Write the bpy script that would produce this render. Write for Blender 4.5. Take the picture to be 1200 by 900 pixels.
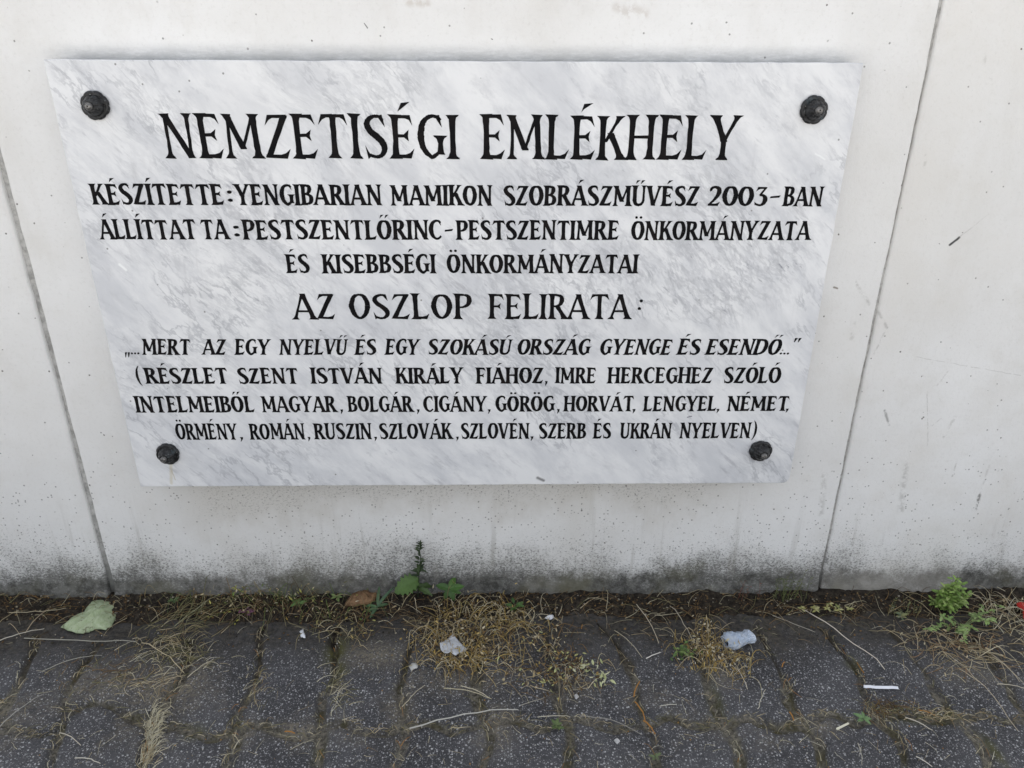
import bpy, bmesh, math, random
import numpy as np
from mathutils import Vector, Matrix, noise as mnoise
from mathutils.geometry import tessellate_polygon

C = bpy.context.scene
for o in list(bpy.data.objects):
    bpy.data.objects.remove(o)
COL = C.collection
R = math.radians

# ------------------------------------------------------------------ camera
F_PX, CX, CY = 870.0, 600.0, 450.0                 # focal length in pixels of a 1200 x 900 frame
CAM = Vector((0.0488, -1.0267, 0.8456))
PITCH, YAW, ROLL = -0.4118, -0.0197, 0.0045
M0 = Matrix.Rotation(YAW, 3, 'Z') @ Matrix.Rotation(PITCH, 3, 'X')
r0, f0, u0 = M0 @ Vector((1, 0, 0)), M0 @ Vector((0, 1, 0)), M0 @ Vector((0, 0, 1))
RIGHT = math.cos(ROLL) * r0 + math.sin(ROLL) * u0
UP = -math.sin(ROLL) * r0 + math.cos(ROLL) * u0
cam = bpy.data.cameras.new('camera')
cam.sensor_fit = 'HORIZONTAL'; cam.sensor_width = 36.0
cam.lens = F_PX / 1200 * 36
cam.clip_start = 0.02; cam.clip_end = 1000
co = bpy.data.objects.new('camera', cam); COL.objects.link(co)
co.matrix_world = Matrix.Translation(CAM) @ Matrix((RIGHT, UP, -f0)).transposed().to_4x4()
C.camera = co

# ------------------------------------------------------------------ light
SUN_EL = R(60)
w = bpy.data.worlds.new('World'); C.world = w; w.use_nodes = True
wn = w.node_tree
sky = wn.nodes.new('ShaderNodeTexSky'); sky.sky_type = 'NISHITA'; sky.sun_disc = False
sky.sun_elevation = SUN_EL; sky.sun_rotation = 0.0
sky.air_density = 1.0; sky.dust_density = 2.0; sky.ozone_density = 0.6
hs = wn.nodes.new('ShaderNodeHueSaturation'); hs.inputs['Saturation'].default_value = 0.24
wn.links.new(sky.outputs[0], hs.inputs['Color'])
wn.links.new(hs.outputs[0], wn.nodes['Background'].inputs[0])
wn.nodes['Background'].inputs[1].default_value = 0.100
sl = bpy.data.lights.new('sun', 'SUN'); sl.energy = 4.2; sl.angle = R(0.5); sl.color = (1, .96, .91)
so = bpy.data.objects.new('sun', sl); COL.objects.link(so)
so.rotation_euler = Vector((0, -math.cos(SUN_EL), -math.sin(SUN_EL))).to_track_quat('-Z', 'Y').to_euler()
vs = C.view_settings
vs.view_transform = 'Standard'; vs.look = 'None'; vs.gamma = 1.0; vs.use_curve_mapping = False
vs.exposure = 1.76

# ------------------------------------------------------------------ helpers
def ray(px, py):
    return (f0 + RIGHT * ((px - CX) / F_PX) + UP * ((CY - py) / F_PX))
def on_wall(px, py, y=0.0):
    d = ray(px, py); t = (y - CAM.y) / d.y
    return CAM + d * t
def on_ground(px, py, z=0.0):
    d = ray(px, py); t = (z - CAM.z) / d.z
    return CAM + d * t

def mesh_obj(name, verts, faces, mat=None, parent=None, smooth=False):
    me = bpy.data.meshes.new(name)
    me.from_pydata([tuple(v) for v in verts], [], faces)
    me.update()
    if mat: me.materials.append(mat)
    if smooth: me.polygons.foreach_set('use_smooth', [True] * len(me.polygons))
    o = bpy.data.objects.new(name, me); COL.objects.link(o)
    if parent: o.parent = parent
    return o
def tag(o, label=None, cat=None, group=None, kind=None):
    if label: o['label'] = label
    if cat: o['category'] = cat
    if group: o['group'] = group
    if kind: o['kind'] = kind
    return o
def empty(name, loc, label, cat, group=None):
    o = bpy.data.objects.new(name, None); COL.objects.link(o); o.location = loc; o.empty_display_size = .05
    return tag(o, label, cat, group)
def grid_mesh(name, X, Y, Z, mat, parent=None, attrs=None, smooth=True, flip=False):
    n, m = X.shape
    co_ = np.stack([X, Y, Z], -1).reshape(-1, 3).astype(np.float32)
    i = np.arange(n * m).reshape(n, m)
    q = np.stack([i[:-1, :-1], i[:-1, 1:], i[1:, 1:], i[1:, :-1]], -1).reshape(-1, 4)
    if flip: q = q[:, ::-1]
    me = bpy.data.meshes.new(name)
    me.vertices.add(n * m); me.vertices.foreach_set('co', co_.ravel())
    me.loops.add(q.size); me.loops.foreach_set('vertex_index', q.ravel().astype(np.int32))
    me.polygons.add(len(q)); me.polygons.foreach_set('loop_start', np.arange(0, q.size, 4, dtype=np.int32))
    me.polygons.foreach_set('loop_total', np.full(len(q), 4, dtype=np.int32))
    me.polygons.foreach_set('use_smooth', [smooth] * len(q))
    me.update(calc_edges=True); me.validate()
    for k, v in (attrs or {}).items():
        a = me.attributes.new(k, 'FLOAT', 'POINT'); a.data.foreach_set('value', v.reshape(-1).astype(np.float32))
    me.materials.append(mat)
    o = bpy.data.objects.new(name, me); COL.objects.link(o)
    if parent: o.parent = parent
    return o

def vnoise(X, Y, seed=0, scale=1.0):
    """smooth value noise on arrays, -1..1"""
    x = X * scale + seed * 17.31; y = Y * scale + seed * 9.73
    xi = np.floor(x).astype(np.int64); yi = np.floor(y).astype(np.int64)
    xf = x - xi; yf = y - yi
    u = xf * xf * (3 - 2 * xf); v = yf * yf * (3 - 2 * yf)
    def h(a, b):
        n = (a * 374761393 + b * 668265263 + seed * 1442695041) & 0x7fffffff
        n = ((n ^ (n >> 13)) * 1274126177) & 0x7fffffff
        n = (n ^ (n >> 16)) & 0xffff
        return n / 32767.5 - 1
    return (h(xi, yi) * (1 - u) + h(xi + 1, yi) * u) * (1 - v) + (h(xi, yi + 1) * (1 - u) + h(xi + 1, yi + 1) * u) * v
def fbm(X, Y, seed=0, scale=1.0, oct=4):
    s = 0; a = 1.0; t = 0
    for k in range(oct):
        s = s + a * vnoise(X, Y, seed + k, scale * 2 ** k); t += a; a *= .5
    return s / t
def sstep(a, b, x):
    t = np.clip((x - a) / (b - a), 0, 1); return t * t * (3 - 2 * t)

# ------------------------------------------------------------------ node helpers
class N:
    def __init__(self, name, rough=.6):
        self.m = bpy.data.materials.new(name); self.m.use_nodes = True
        self.t = self.m.node_tree; self.b = self.t.nodes['Principled BSDF']
        self.b.inputs['Roughness'].default_value = rough
        self._p = None
    def n(self, typ, **kw):
        nd = self.t.nodes.new('ShaderNode' + typ)
        for k, v in kw.items(): setattr(nd, k, v)
        return nd
    def set(self, sock, v):
        if hasattr(v, 'is_linked') or isinstance(v, bpy.types.NodeSocket): self.t.links.new(v, sock)
        elif isinstance(v, (tuple, list)) and len(v) == 3 and sock.type == 'RGBA': sock.default_value = (*v, 1)
        else: sock.default_value = v
    def pos(self):
        if self._p is None: self._p = self.n('TexCoord').outputs['Object']
        return self._p
    def map(self, scale=(1, 1, 1), rot=(0, 0, 0), loc=(0, 0, 0), vec=None):
        nd = self.n('Mapping'); self.set(nd.inputs[0], vec or self.pos())
        nd.inputs['Location'].default_value = loc; nd.inputs['Rotation'].default_value = rot; nd.inputs['Scale'].default_value = scale
        return nd.outputs[0]
    def noise(self, scale, detail=4, rough=.55, dist=0, vec=None, out=0):
        nd = self.n('TexNoise'); self.set(nd.inputs['Vector'], vec or self.pos())
        nd.inputs['Scale'].default_value = scale; nd.inputs['Detail'].default_value = detail
        nd.inputs['Roughness'].default_value = rough; nd.inputs['Distortion'].default_value = dist
        return nd.outputs[out]
    def voro(self, scale, feature='F1', vec=None, rnd=1.0):
        nd = self.n('TexVoronoi', feature=feature); self.set(nd.inputs['Vector'], vec or self.pos())
        nd.inputs['Scale'].default_value = scale; nd.inputs['Randomness'].default_value = rnd
        return nd
    def math(self, op, a, b=None, c=None, clamp=False):
        nd = self.n('Math', operation=op, use_clamp=clamp)
        self.set(nd.inputs[0], a)
        if b is not None: self.set(nd.inputs[1], b)
        if c is not None: self.set(nd.inputs[2], c)
        return nd.outputs[0]
    def ramp(self, v, a, b, lo=0.0, hi=1.0, smooth=True):
        nd = self.n('MapRange', interpolation_type='SMOOTHSTEP' if smooth else 'LINEAR')
        self.set(nd.inputs['Value'], v)
        nd.inputs['From Min'].default_value = a; nd.inputs['From Max'].default_value = b
        nd.inputs['To Min'].default_value = lo; nd.inputs['To Max'].default_value = hi
        return nd.outputs['Result']
    def mix(self, fac, a, b, blend='MIX'):
        nd = self.n('Mix', data_type='RGBA', blend_type=blend)
        self.set(nd.inputs[0], fac); self.set(nd.inputs[6], a); self.set(nd.inputs[7], b)
        return nd.outputs[2]
    def xyz(self, v=None):
        nd = self.n('SeparateXYZ'); self.set(nd.inputs[0], v or self.pos()); return nd.outputs
    def attr(self, name, out='Fac'):
        return self.n('Attribute', attribute_name=name).outputs[out]
    def bump(self, h, strength=.3, dist=.001):
        nd = self.n('Bump'); nd.inputs['Strength'].default_value = strength; nd.inputs['Distance'].default_value = dist
        self.set(nd.inputs['Height'], h); self.set(self.b.inputs['Normal'], nd.outputs[0])
    def seg(self, a, b, width, soft, plane='xz'):
        """mask of a stroke from a to b (world points) in the plane of the surface"""
        p = self.flat()
        A = Vector((a[0], 0, a[2])); D = Vector((b[0], 0, b[2])) - A
        s = self.n('VectorMath', operation='SUBTRACT'); self.set(s.inputs[0], p); s.inputs[1].default_value = A
        d = self.n('VectorMath', operation='DOT_PRODUCT'); self.set(d.inputs[0], s.outputs[0]); d.inputs[1].default_value = D
        t = self.math('MULTIPLY', d.outputs['Value'], 1 / D.length_squared, clamp=True)
        sc = self.n('VectorMath', operation='SCALE'); sc.inputs[0].default_value = D; self.set(sc.inputs['Scale'], t)
        q = self.n('VectorMath', operation='SUBTRACT'); self.set(q.inputs[0], s.outputs[0]); self.set(q.inputs[1], sc.outputs[0])
        l = self.n('VectorMath', operation='LENGTH'); self.set(l.inputs[0], q.outputs[0])
        return self.ramp(l.outputs['Value'], width + soft, max(width - soft, 0.0), 0, 1), t
    def flat(self):
        if not hasattr(self, '_f'):
            m = self.n('VectorMath', operation='MULTIPLY'); self.set(m.inputs[0], self.pos()); m.inputs[1].default_value = (1, 0, 1)
            wob = self.noise(60, 2, out=1)
            s = self.n('VectorMath', operation='SUBTRACT'); self.set(s.inputs[0], wob); s.inputs[1].default_value = (.5, .5, .5)
            k = self.n('VectorMath', operation='SCALE'); self.set(k.inputs[0], s.outputs[0]); k.inputs['Scale'].default_value = .004
            a = self.n('VectorMath', operation='ADD'); self.set(a.inputs[0], m.outputs[0]); self.set(a.inputs[1], k.outputs[0])
            m2 = self.n('VectorMath', operation='MULTIPLY'); self.set(m2.inputs[0], a.outputs[0]); m2.inputs[1].default_value = (1, 0, 1)
            self._f = m2.outputs[0]
        return self._f
    def color(self, c): self.set(self.b.inputs['Base Color'], c); return self.m

def plain(name, col, rough=.7, var=.25, scale=120, spec=.3, trans=0.0):
    k = N(name, rough); k.b.inputs['Specular IOR Level'].default_value = spec
    n = k.noise(scale, 4)
    f = k.ramp(n, .3, .7, 0, 1)
    k.color(k.mix(f, tuple(c * (1 - var) for c in col), tuple(min(1, c * (1 + var)) for c in col)))
    return k.m
def vcol_mat(name, rough=.8, spec=.2):
    k = N(name, rough); k.b.inputs['Specular IOR Level'].default_value = spec
    k.color(k.attr('tint', 'Color')); return k.m

PLAQUE_T = 0.038          # marble front face stands this far in front of the wall
Z0, Z1 = 0.2438, 0.8438   # plaque bottom, top

# ------------------------------------------------------------------ plaster material
def plaster_mat(name, marks=(), warm=.12):
    k = N(name, .78); k.b.inputs['Specular IOR Level'].default_value = .25
    x, y, z = k.xyz()
    big = k.noise(2.2, 5, .6); mid = k.noise(14, 5, .6); fine = k.noise(160, 3, .6); grain = k.noise(520, 2, .6)
    base = k.mix(k.ramp(big, .35, .68), (.695, .690, .680), (.765, .763, .757))
    base = k.mix(k.math('MULTIPLY', k.ramp(mid, .48, .72), .40), base, (.62, .605, .575))
    # brush / rain streaks, warm
    st = k.noise(9, 4, .6, vec=k.map((1, 1, .18)))
    base = k.mix(k.math('MULTIPLY', k.ramp(st, .52, .74), .32), base, (.58, .565, .53))
    base = k.mix(k.math('MULTIPLY', k.ramp(k.noise(190, 4, .75), .50, .74), .30), base, (.52, .51, .485))
    # warm smudges high on the wall
    hi = k.math('MULTIPLY', k.ramp(z, .87, 1.0), k.ramp(k.noise(11, 5, .7), .42, .70))
    base = k.mix(k.math('MULTIPLY', hi, .45), base, (.52, .47, .41))
    # sparse pits
    pj = k.math('MULTIPLY', k.math('SUBTRACT', k.noise(300, 2), .5), .30)
    v = k.voro(38); vc = k.xyz(v.outputs['Color'])
    pit = k.math('MULTIPLY', k.ramp(k.math('ADD', v.outputs['Distance'], k.math('MULTIPLY', pj, .3)), .075, .035), k.ramp(vc[0], .955, .965))
    v2 = k.voro(120); vc2 = k.xyz(v2.outputs['Color'])
    pit2 = k.math('MULTIPLY', k.ramp(k.math('ADD', v2.outputs['Distance'], pj), .20, .10), k.ramp(vc2[0], .972, .978))
    pit = k.math('MAXIMUM', pit, pit2)
    # splash dirt: pepper-like specks that thicken towards the ground
    wob = k.math('MULTIPLY', k.math('SUBTRACT', k.noise(6, 5, .65, vec=k.map((1, 1, .7))), .5), .20)
    wob2 = k.math('MULTIPLY', k.math('SUBTRACT', k.noise(45, 4, .65), .5), .06)
    wob3 = k.math('MULTIPLY', k.ramp(x, .40, .75), .022)
    wob4 = k.math('MULTIPLY', k.math('SUBTRACT', k.noise(2.3, 3, .6, vec=k.map(loc=(1.7, 0, 0))), .5), .11)
    wob3 = k.math('ADD', wob3, wob4)
    zz = k.math('ADD', k.math('ADD', z, wob3), k.math('ADD', wob, wob2))
    low = k.ramp(zz, .34, .03, 0, 1, smooth=False)            # 0 high, 1 at the ground
    thr = k.math('SUBTRACT', .78, k.math('MULTIPLY', k.math('POWER', low, 1.7), .35))
    # small dark pores, common near the ground and rarer higher up
    v3 = k.voro(185); v3c = k.xyz(v3.outputs['Color'])
    keep = k.math('SUBTRACT', .985, k.math('MULTIPLY', k.math('POWER', low, 1.3), k.ramp(k.noise(17, 4, .7), .36, .66, .12, .75)))
    pores = k.math('MULTIPLY', k.ramp(k.math('ADD', v3.outputs['Distance'], pj), .30, .16), k.math('GREATER_THAN', v3c[0], keep))
    v4 = k.voro(75); v4c = k.xyz(v4.outputs['Color'])
    pores2 = k.math('MULTIPLY', k.ramp(k.math('ADD', v4.outputs['Distance'], pj), .14, .05), k.math('GREATER_THAN', v4c[0], k.math('SUBTRACT', 1.0, k.math('MULTIPLY', low, .07))))
    pep = k.noise(240, 4, .85, vec=k.map((1, 1, 1.35)))
    pm = k.math('MULTIPLY', k.math('SUBTRACT', pep, thr), 14.0, clamp=True)
    pep2 = k.noise(130, 5, .8)
    thr2 = k.math('SUBTRACT', .80, k.math('MULTIPLY', k.math('POWER', low, 1.8), .35))
    pm2 = k.math('MULTIPLY', k.math('SUBTRACT', pep2, thr2), 7.0, clamp=True)
    pm = k.math('MAXIMUM', pm, pm2)
    pm = k.math('MAXIMUM', pm, k.math('MULTIPLY', k.math('MAXIMUM', pores, pores2), .85))
    # sheltered dirt just under the plaque
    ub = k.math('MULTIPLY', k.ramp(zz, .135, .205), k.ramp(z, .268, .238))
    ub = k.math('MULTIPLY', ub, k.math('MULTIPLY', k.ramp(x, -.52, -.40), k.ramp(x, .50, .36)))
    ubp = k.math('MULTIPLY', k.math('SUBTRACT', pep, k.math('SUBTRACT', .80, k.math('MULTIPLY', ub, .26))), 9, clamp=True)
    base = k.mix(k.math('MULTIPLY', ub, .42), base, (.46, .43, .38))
    tb_ = k.math('MULTIPLY', k.math('MULTIPLY', k.ramp(z, .868, .842), k.ramp(z, .826, .836)), k.math('MULTIPLY', k.ramp(x, -.53, -.47), k.ramp(x, .53, .47)))  # band above the plaque: contact shade painted into the colour, with dust specks
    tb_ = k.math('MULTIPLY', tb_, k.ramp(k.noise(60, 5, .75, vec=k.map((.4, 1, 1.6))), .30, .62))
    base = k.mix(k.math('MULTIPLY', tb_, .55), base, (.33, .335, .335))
    grime = k.ramp(zz, .118, .030)
    c = k.mix(k.math('MULTIPLY', grime, .42), base, (.25, .25, .225))
    c = k.mix(k.math('MULTIPLY', k.math('MAXIMUM', pm, ubp), .74), c, (.055, .053, .048))
    band = k.math('MULTIPLY', k.math('MULTIPLY', k.ramp(k.math('ADD', z, wob2), .058, .028), .85), k.ramp(k.noise(13, 4, .6, vec=k.map((1, 1, 2))), .28, .52, .35, 1.0))
    c = k.mix(band, c, k.mix(k.ramp(k.noise(60, 4, .7), .4, .62), (.026, .025, .021), (.105, .104, .094)))
    gr = k.math('MULTIPLY', k.ramp(zz, .085, .02), k.ramp(k.noise(9, 4), .48, .66))
    c = k.mix(k.math('MULTIPLY', gr, .62), c, (.10, .095, .055))
    run = k.math('MULTIPLY', k.ramp(k.noise(26, 4, .7, vec=k.map((1.6, 1, .10))), .56, .70), k.math('MULTIPLY', k.ramp(z, .01, .06), k.ramp(zz, .24, .06)))
    c = k.mix(k.math('MULTIPLY', run, .38), c, (.27, .255, .22))
    if warm: c = k.mix(k.math('MULTIPLY', k.ramp(k.noise(3.2, 5, .65, vec=k.map(loc=(4, 0, 2))), .40, .66), warm), c, (.60, .565, .505))
    c = k.mix(k.math('MULTIPLY', pit, .85), c, (.10, .09, .08))
    rub = k.noise(90, 4, .7)
    for (a, b, wd, soft, strength, col, fade, brk) in marks:
        m, t = k.seg(a, b, wd, soft)
        f = k.math('MULTIPLY', m, strength)
        if fade: f = k.math('MULTIPLY', f, k.math('SUBTRACT', 1.0, k.math('MULTIPLY', t, fade)))
        if brk: f = k.math('MULTIPLY', f, k.ramp(rub, brk, brk + .16))
        c = k.mix(f, c, col)
    k.color(c)
    h = k.math('ADD', k.math('MULTIPLY', k.noise(70, 5, .6), .5), k.math('MULTIPLY', fine, .45))
    h = k.math('ADD', h, k.math('MULTIPLY', grain, .30))
    h = k.math('SUBTRACT', h, k.math('MULTIPLY', k.math('ADD', pit, k.math('MULTIPLY', pm, .35)), .5))
    k.bump(h, .55, .0016)
    return k.m

GREY, DARK = (.34, .33, .31), (.03, .03, .03)
def mk(x0, y0, x1, y1, wd=.0016, soft=.0014, s=.6, col=GREY, fade=0, brk=0):
    return (on_wall(x0, y0), on_wall(x1, y1), wd, soft, s, col, fade, brk)
right_marks = [
    mk(1113, 287, 1124, 279, .0016, .0010, .95, DARK), mk(1124, 279, 1158, 251, .0007, .0008, .5, GREY, .7, .40),
    mk(1030, 366, 1039, 384, .0018, .0018, .5, GREY, 0, .40), mk(1039, 384, 1024, 416, .0010, .0012, .5, GREY, 0, .42),
    mk(1037, 481, 1042, 498, .0017, .0014, .75, (.25, .25, .24), 0, .36), mk(1072, 418, 1196, 440, .0005, .0006, .4, GREY, 0, .40),
    mk(1087, 458, 1087, 522, .0005, .0006, .45, GREY, 0, .38), mk(1119, 489, 1106, 512, .0019, .0022, .5, GREY, 0, .44),
    mk(1093, 499, 1103, 490, .0008, .001, .4, GREY, 0, .42), mk(1061, 546, 1056, 598, .0042, .0042, .45, GREY, 0, .42),
    mk(1144, 597, 1148, 580, .0024, .0018, .85, (.16, .15, .14), 0, .40), mk(1148, 580, 1164, 530, .0012, .0016, .45, GREY, .6, .42),
    mk(1121, 543, 1116, 558, .0010, .0012, .55, GREY, 0, .40), mk(1098, 452, 1112, 434, .0008, .001, .35, GREY, 0, .42),
    mk(1152, 62, 1165, 110, .0012, .003, .28, GREY, 0, .50), mk(1085, 182, 1083, 196, .0014, .002, .35, GREY, 0, .45),
]
centre_marks = [
    mk(1002, 330, 1020, 358, .0020, .0020, .45, GREY, 0, .42), mk(1000, 378, 998, 396, .0030, .003, .35, GREY, 0, .44),
    mk(966, 556, 962, 602, .0036, .004, .45, GREY, 0, .42), mk(977, 337, 981, 338, .0013, .0008, .85, (.2, .17, .14)),
    mk(722, 8, 736, 15, .0050, .004, .5, (.5, .46, .42), 0, .38), mk(742, 10, 757, 16, .0045, .004, .5, (.52, .48, .44), 0, .38),
    mk(427, 27, 431, 33, .0006, .0005, .8, DARK), mk(480, 3, 500, 4, .004, .004, .5, (.48, .43, .38), 0, .40),
]

# ------------------------------------------------------------------ wall (one thing: three rendered panels on a core)
WALL_H = 2.0
wall = empty('rendered_wall', (0, 0, 0), 'white rendered wall with vertical joints, carrying the marble plaque, dirty along its foot', 'wall')
XL, XR = -0.6041, 0.6001
rng = np.random.default_rng(4)
def panel(x0, x1, mat, seed, r0_=.003, r1_=.003):
    zs = np.unique(np.concatenate([np.arange(-.06, 1.15, .006), np.arange(1.15, WALL_H + .01, .05)]))
    inner = np.linspace(x0 + .012, x1 - .012, max(4, int((x1 - x0) / (.006 if x1 - x0 < 1.6 else .014))))
    ea = np.array([0, .0004, .0012, .0026, .005, .008]); ya = np.array([.012, .0030, .0014, .0005, .0001, 0])
    xs = np.concatenate([x0 + ea, inner, (x1 - ea)[::-1]])
    ys = np.concatenate([ya, np.zeros_like(inner), ya[::-1]])
    xs = np.concatenate([[x0, x0], xs, [x1, x1]]); ys = np.concatenate([[.25, .03], ys, [.03, .25]])
    X, Z = np.meshgrid(xs, zs); Y = np.repeat(ys[None, :], len(zs), 0)
    cen = (x0 + x1) / 2
    jl = .0008 * vnoise(zs * 1.0, zs * 0, seed, 18) + .0012 * vnoise(zs, zs * 0, seed + 3, 5) + .0004 * vnoise(zs, zs * 0, seed + 5, 90)
    jr = .0008 * vnoise(zs * 1.0, zs * 0, seed + 7, 18) + .0012 * vnoise(zs, zs * 0, seed + 9, 5) + .0004 * vnoise(zs, zs * 0, seed + 6, 90)
    wl = np.clip(1 - (X - x0) / .03, 0, 1); wr = np.clip(1 - (x1 - X) / .03, 0, 1)
    X = X + wl * jl[:, None] + wr * jr[:, None]
    front = (Y < .02)
    Y = Y + front * (.0008 * fbm(X, Z, seed + 11, 9, 3) + .00035 * fbm(X, Z, seed + 13, 60, 2))
    # rough, lumpy foot where the render meets the soil
    n1 = fbm(X, Z * 2.2, seed + 21, 22, 4); n2 = fbm(X, X * 0, seed + 23, 7, 3)
    foot = sstep(.034 + .016 * n2, .002, Z)
    Y = Y - front * foot * (.006 + .007 * n1 + .004 * n2)
    o = grid_mesh('panel', X, Y, Z, mat, wall)
    return o
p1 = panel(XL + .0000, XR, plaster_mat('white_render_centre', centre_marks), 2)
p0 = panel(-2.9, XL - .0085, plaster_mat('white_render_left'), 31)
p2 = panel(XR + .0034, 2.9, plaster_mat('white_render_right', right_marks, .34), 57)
# joint filling: sheets that sit back in the joints
kj = N('joint_mortar', .9)
zj = kj.xyz()[2]
kj.color(kj.mix(kj.ramp(zj, .14, .0), kj.mix(kj.ramp(kj.noise(80, 4, .7), .35, .65), (.30, .295, .28), (.50, .49, .47)), (.12, .12, .11)))
kj.bump(kj.noise(200, 4), .8, .002)
def joint(x0, x1, y):
    zs = np.linspace(-.06, WALL_H, 260); xs = np.linspace(x0, x1, 6)
    X, Z = np.meshgrid(xs, zs)
    Y = y + .0012 * fbm(X * 3, Z, 5, 30, 3) + .0015 * vnoise(Z, Z * 0, 8, 6)
    return grid_mesh('joint_filling', X, Y, Z, kj.m, wall)
joint(XL - .0120, XL + .0030, .0062); joint(XR - .003, XR + .0065, .0050)
core = mesh_obj('core', [(x, y, z) for x in (-2.88, 2.88) for y in (.04, .24) for z in (-.06, WALL_H - .01)],
                [(0, 1, 3, 2), (4, 6, 7, 5), (0, 4, 5, 1), (2, 3, 7, 6), (1, 5, 7, 3), (0, 2, 6, 4)], kj.m, wall)
cp = mesh_obj('coping', [(x, y, z) for x in (-2.93, 2.93) for y in (-.05, .30) for z in (WALL_H + .001, WALL_H + .07)],
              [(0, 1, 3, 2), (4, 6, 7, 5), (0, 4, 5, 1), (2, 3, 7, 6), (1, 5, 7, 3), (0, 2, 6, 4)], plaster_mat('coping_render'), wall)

# ------------------------------------------------------------------ marble plaque
def marble():
    k = N('white_veined_marble', .34); k.b.inputs['Specular IOR Level'].default_value = .30
    # domain: veins run from upper left to lower right
    rot = (0, R(-52), 0)
    def rmap(scale, ang=45, loc=(0, 0, 0), vec=None):
        return k.map(scale, loc=loc, vec=k.map(rot=(0, R(ang), 0), vec=vec))
    wv = k.noise(5, 5, .6, out=1)
    s = k.n('VectorMath', operation='SUBTRACT'); k.set(s.inputs[0], wv); s.inputs[1].default_value = (.5, .5, .5)
    sc = k.n('VectorMath', operation='SCALE'); k.set(sc.inputs[0], s.outputs[0]); sc.inputs['Scale'].default_value = .055
    ad = k.n('VectorMath', operation='ADD'); k.set(ad.inputs[0], k.pos()); k.set(ad.inputs[1], sc.outputs[0])
    warped = ad.outputs[0]
    v1 = rmap((2.6, 1, .8), 42, vec=warped)
    cloud = k.noise(11, 6, .66, vec=rmap((2.0, 1, .7), 45, vec=warped))
    patch = k.noise(2.6, 5, .6)
    # fine ridged veins: |noise-0.5| near zero
    def ridge(scale, vec, det, wdt, rough=.62):
        n = k.noise(scale, det, rough, vec=vec)
        a = k.math('ABSOLUTE', k.math('SUBTRACT', n, .5))
        return k.ramp(a, wdt, 0.0)
    ra = ridge(8.0, v1, 6, .032); rb = ridge(17.0, rmap((2.4, 1, .8), 38, (3, 1, 2), warped), 6, .040)
    rc = ridge(24, rmap((2.2, 1, .8), 50, (7, 1, 5), warped), 5, .06)
    gate = k.ramp(k.noise(4.5, 4, .6, vec=k.map(loc=(4, 2, 1))), .44, .66)
    gate2 = k.ramp(k.noise(7.5, 4, .6, vec=k.map(loc=(1, 5, 3))), .46, .64)
    c = k.mix(k.ramp(cloud, .36, .66), (.73, .735, .745), (.57, .58, .605))
    c = k.mix(k.math('MULTIPLY', k.ramp(patch, .45, .7), .5), c, (.76, .76, .76))
    c = k.mix(k.math('MULTIPLY', k.math('MULTIPLY', ra, gate), .36), c, (.27, .28, .315))
    c = k.mix(k.math('MULTIPLY', k.math('MULTIPLY', rb, gate2), .48), c, (.26, .27, .30))
    c = k.mix(k.math('MULTIPLY', k.math('MULTIPLY', rc, gate), .38), c, (.33, .34, .36))
    bl = k.math('MULTIPLY', k.ramp(k.noise(26, 5, .7, vec=rmap((1.6, 1, .7), 45)), .60, .76), k.ramp(patch, .40, .62))
    c = k.mix(k.math('MULTIPLY', bl, .75), c, (.24, .25, .29))
    fs = k.ramp(k.noise(34, 5, .7, vec=rmap((2.6, 1, .55), 47, (2, 2, 2))), .54, .72)
    c = k.mix(k.math('MULTIPLY', k.math('MULTIPLY', fs, k.ramp(patch, .62, .38)), .62), c, (.33, .335, .365))
    fs2 = k.ramp(k.noise(75, 4, .7, vec=rmap((2.2, 1, .6), 52, (5, 2, 2))), .60, .74)
    c = k.mix(k.math('MULTIPLY', k.math('MULTIPLY', fs2, gate), .80), c, (.19, .20, .235))
    gl = k.ramp(k.noise(24, 5, .7, vec=rmap((1.5, 1, .8), 45, (9, 2, 2))), .52, .75)
    c = k.mix(k.math('MULTIPLY', gl, .48), c, (.45, .455, .48))
    # faint grey runs under the painted lines
    mx, my, mz = k.xyz()
    run = k.math('MULTIPLY', k.ramp(k.noise(30, 4, .7, vec=k.map((2.4, 1, .22))), .56, .72), k.math('MULTIPLY', k.ramp(mz, .42, .55), k.ramp(mz, .80, .70)))
    c = k.mix(k.math('MULTIPLY', run, .22), c, (.36, .36, .37))
    # specks of dirt
    v = k.voro(70); vc = k.xyz(v.outputs['Color'])
    sp = k.math('MULTIPLY', k.ramp(v.outputs['Distance'], .12, .06), k.ramp(vc[0], .945, .955))
    c = k.mix(k.math('MULTIPLY', sp, .75), c, (.12, .115, .11))
    v = k.voro(45); vc = k.xyz(v.outputs['Color'])
    sp = k.math('MULTIPLY', k.ramp(v.outputs['Distance'], .10, .05), k.ramp(vc[1], .97, .975))
    c = k.mix(k.math('MULTIPLY', sp, .8), c, (.85, .85, .85))
    # chips and a dirt dash, rust run under one fixing
    def P(px, py): return on_wall(px, py, -PLAQUE_T)
    for a, b, wd, s_, col in ((P(200, 543), P(201, 566), .0022, .40, (.50, .43, .24)), (P(201, 552), P(206, 562), .0007, .5, (.38, .31, .16)),
                              (P(806, 489), P(811, 488), .0007, .8, (.06, .06, .09)), (P(630, 560), P(637, 563), .0022, .8, (.10, .10, .10)),
                              (P(140, 310), P(147, 316), .0018, .8, (.86, .87, .87)), (P(956, 180), P(966, 187), .0010, .6, (.85, .86, .86))):
        m, t = k.seg(a, b, wd, wd * .8); c = k.mix(k.math('MULTIPLY', m, s_), c, col)
    k.color(c)
    k.set(k.b.inputs['Roughness'], k.ramp(k.noise(30, 4), .3, .7, .30, .46))
    k.b.inputs['Subsurface Weight'].default_value = 0.0
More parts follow.
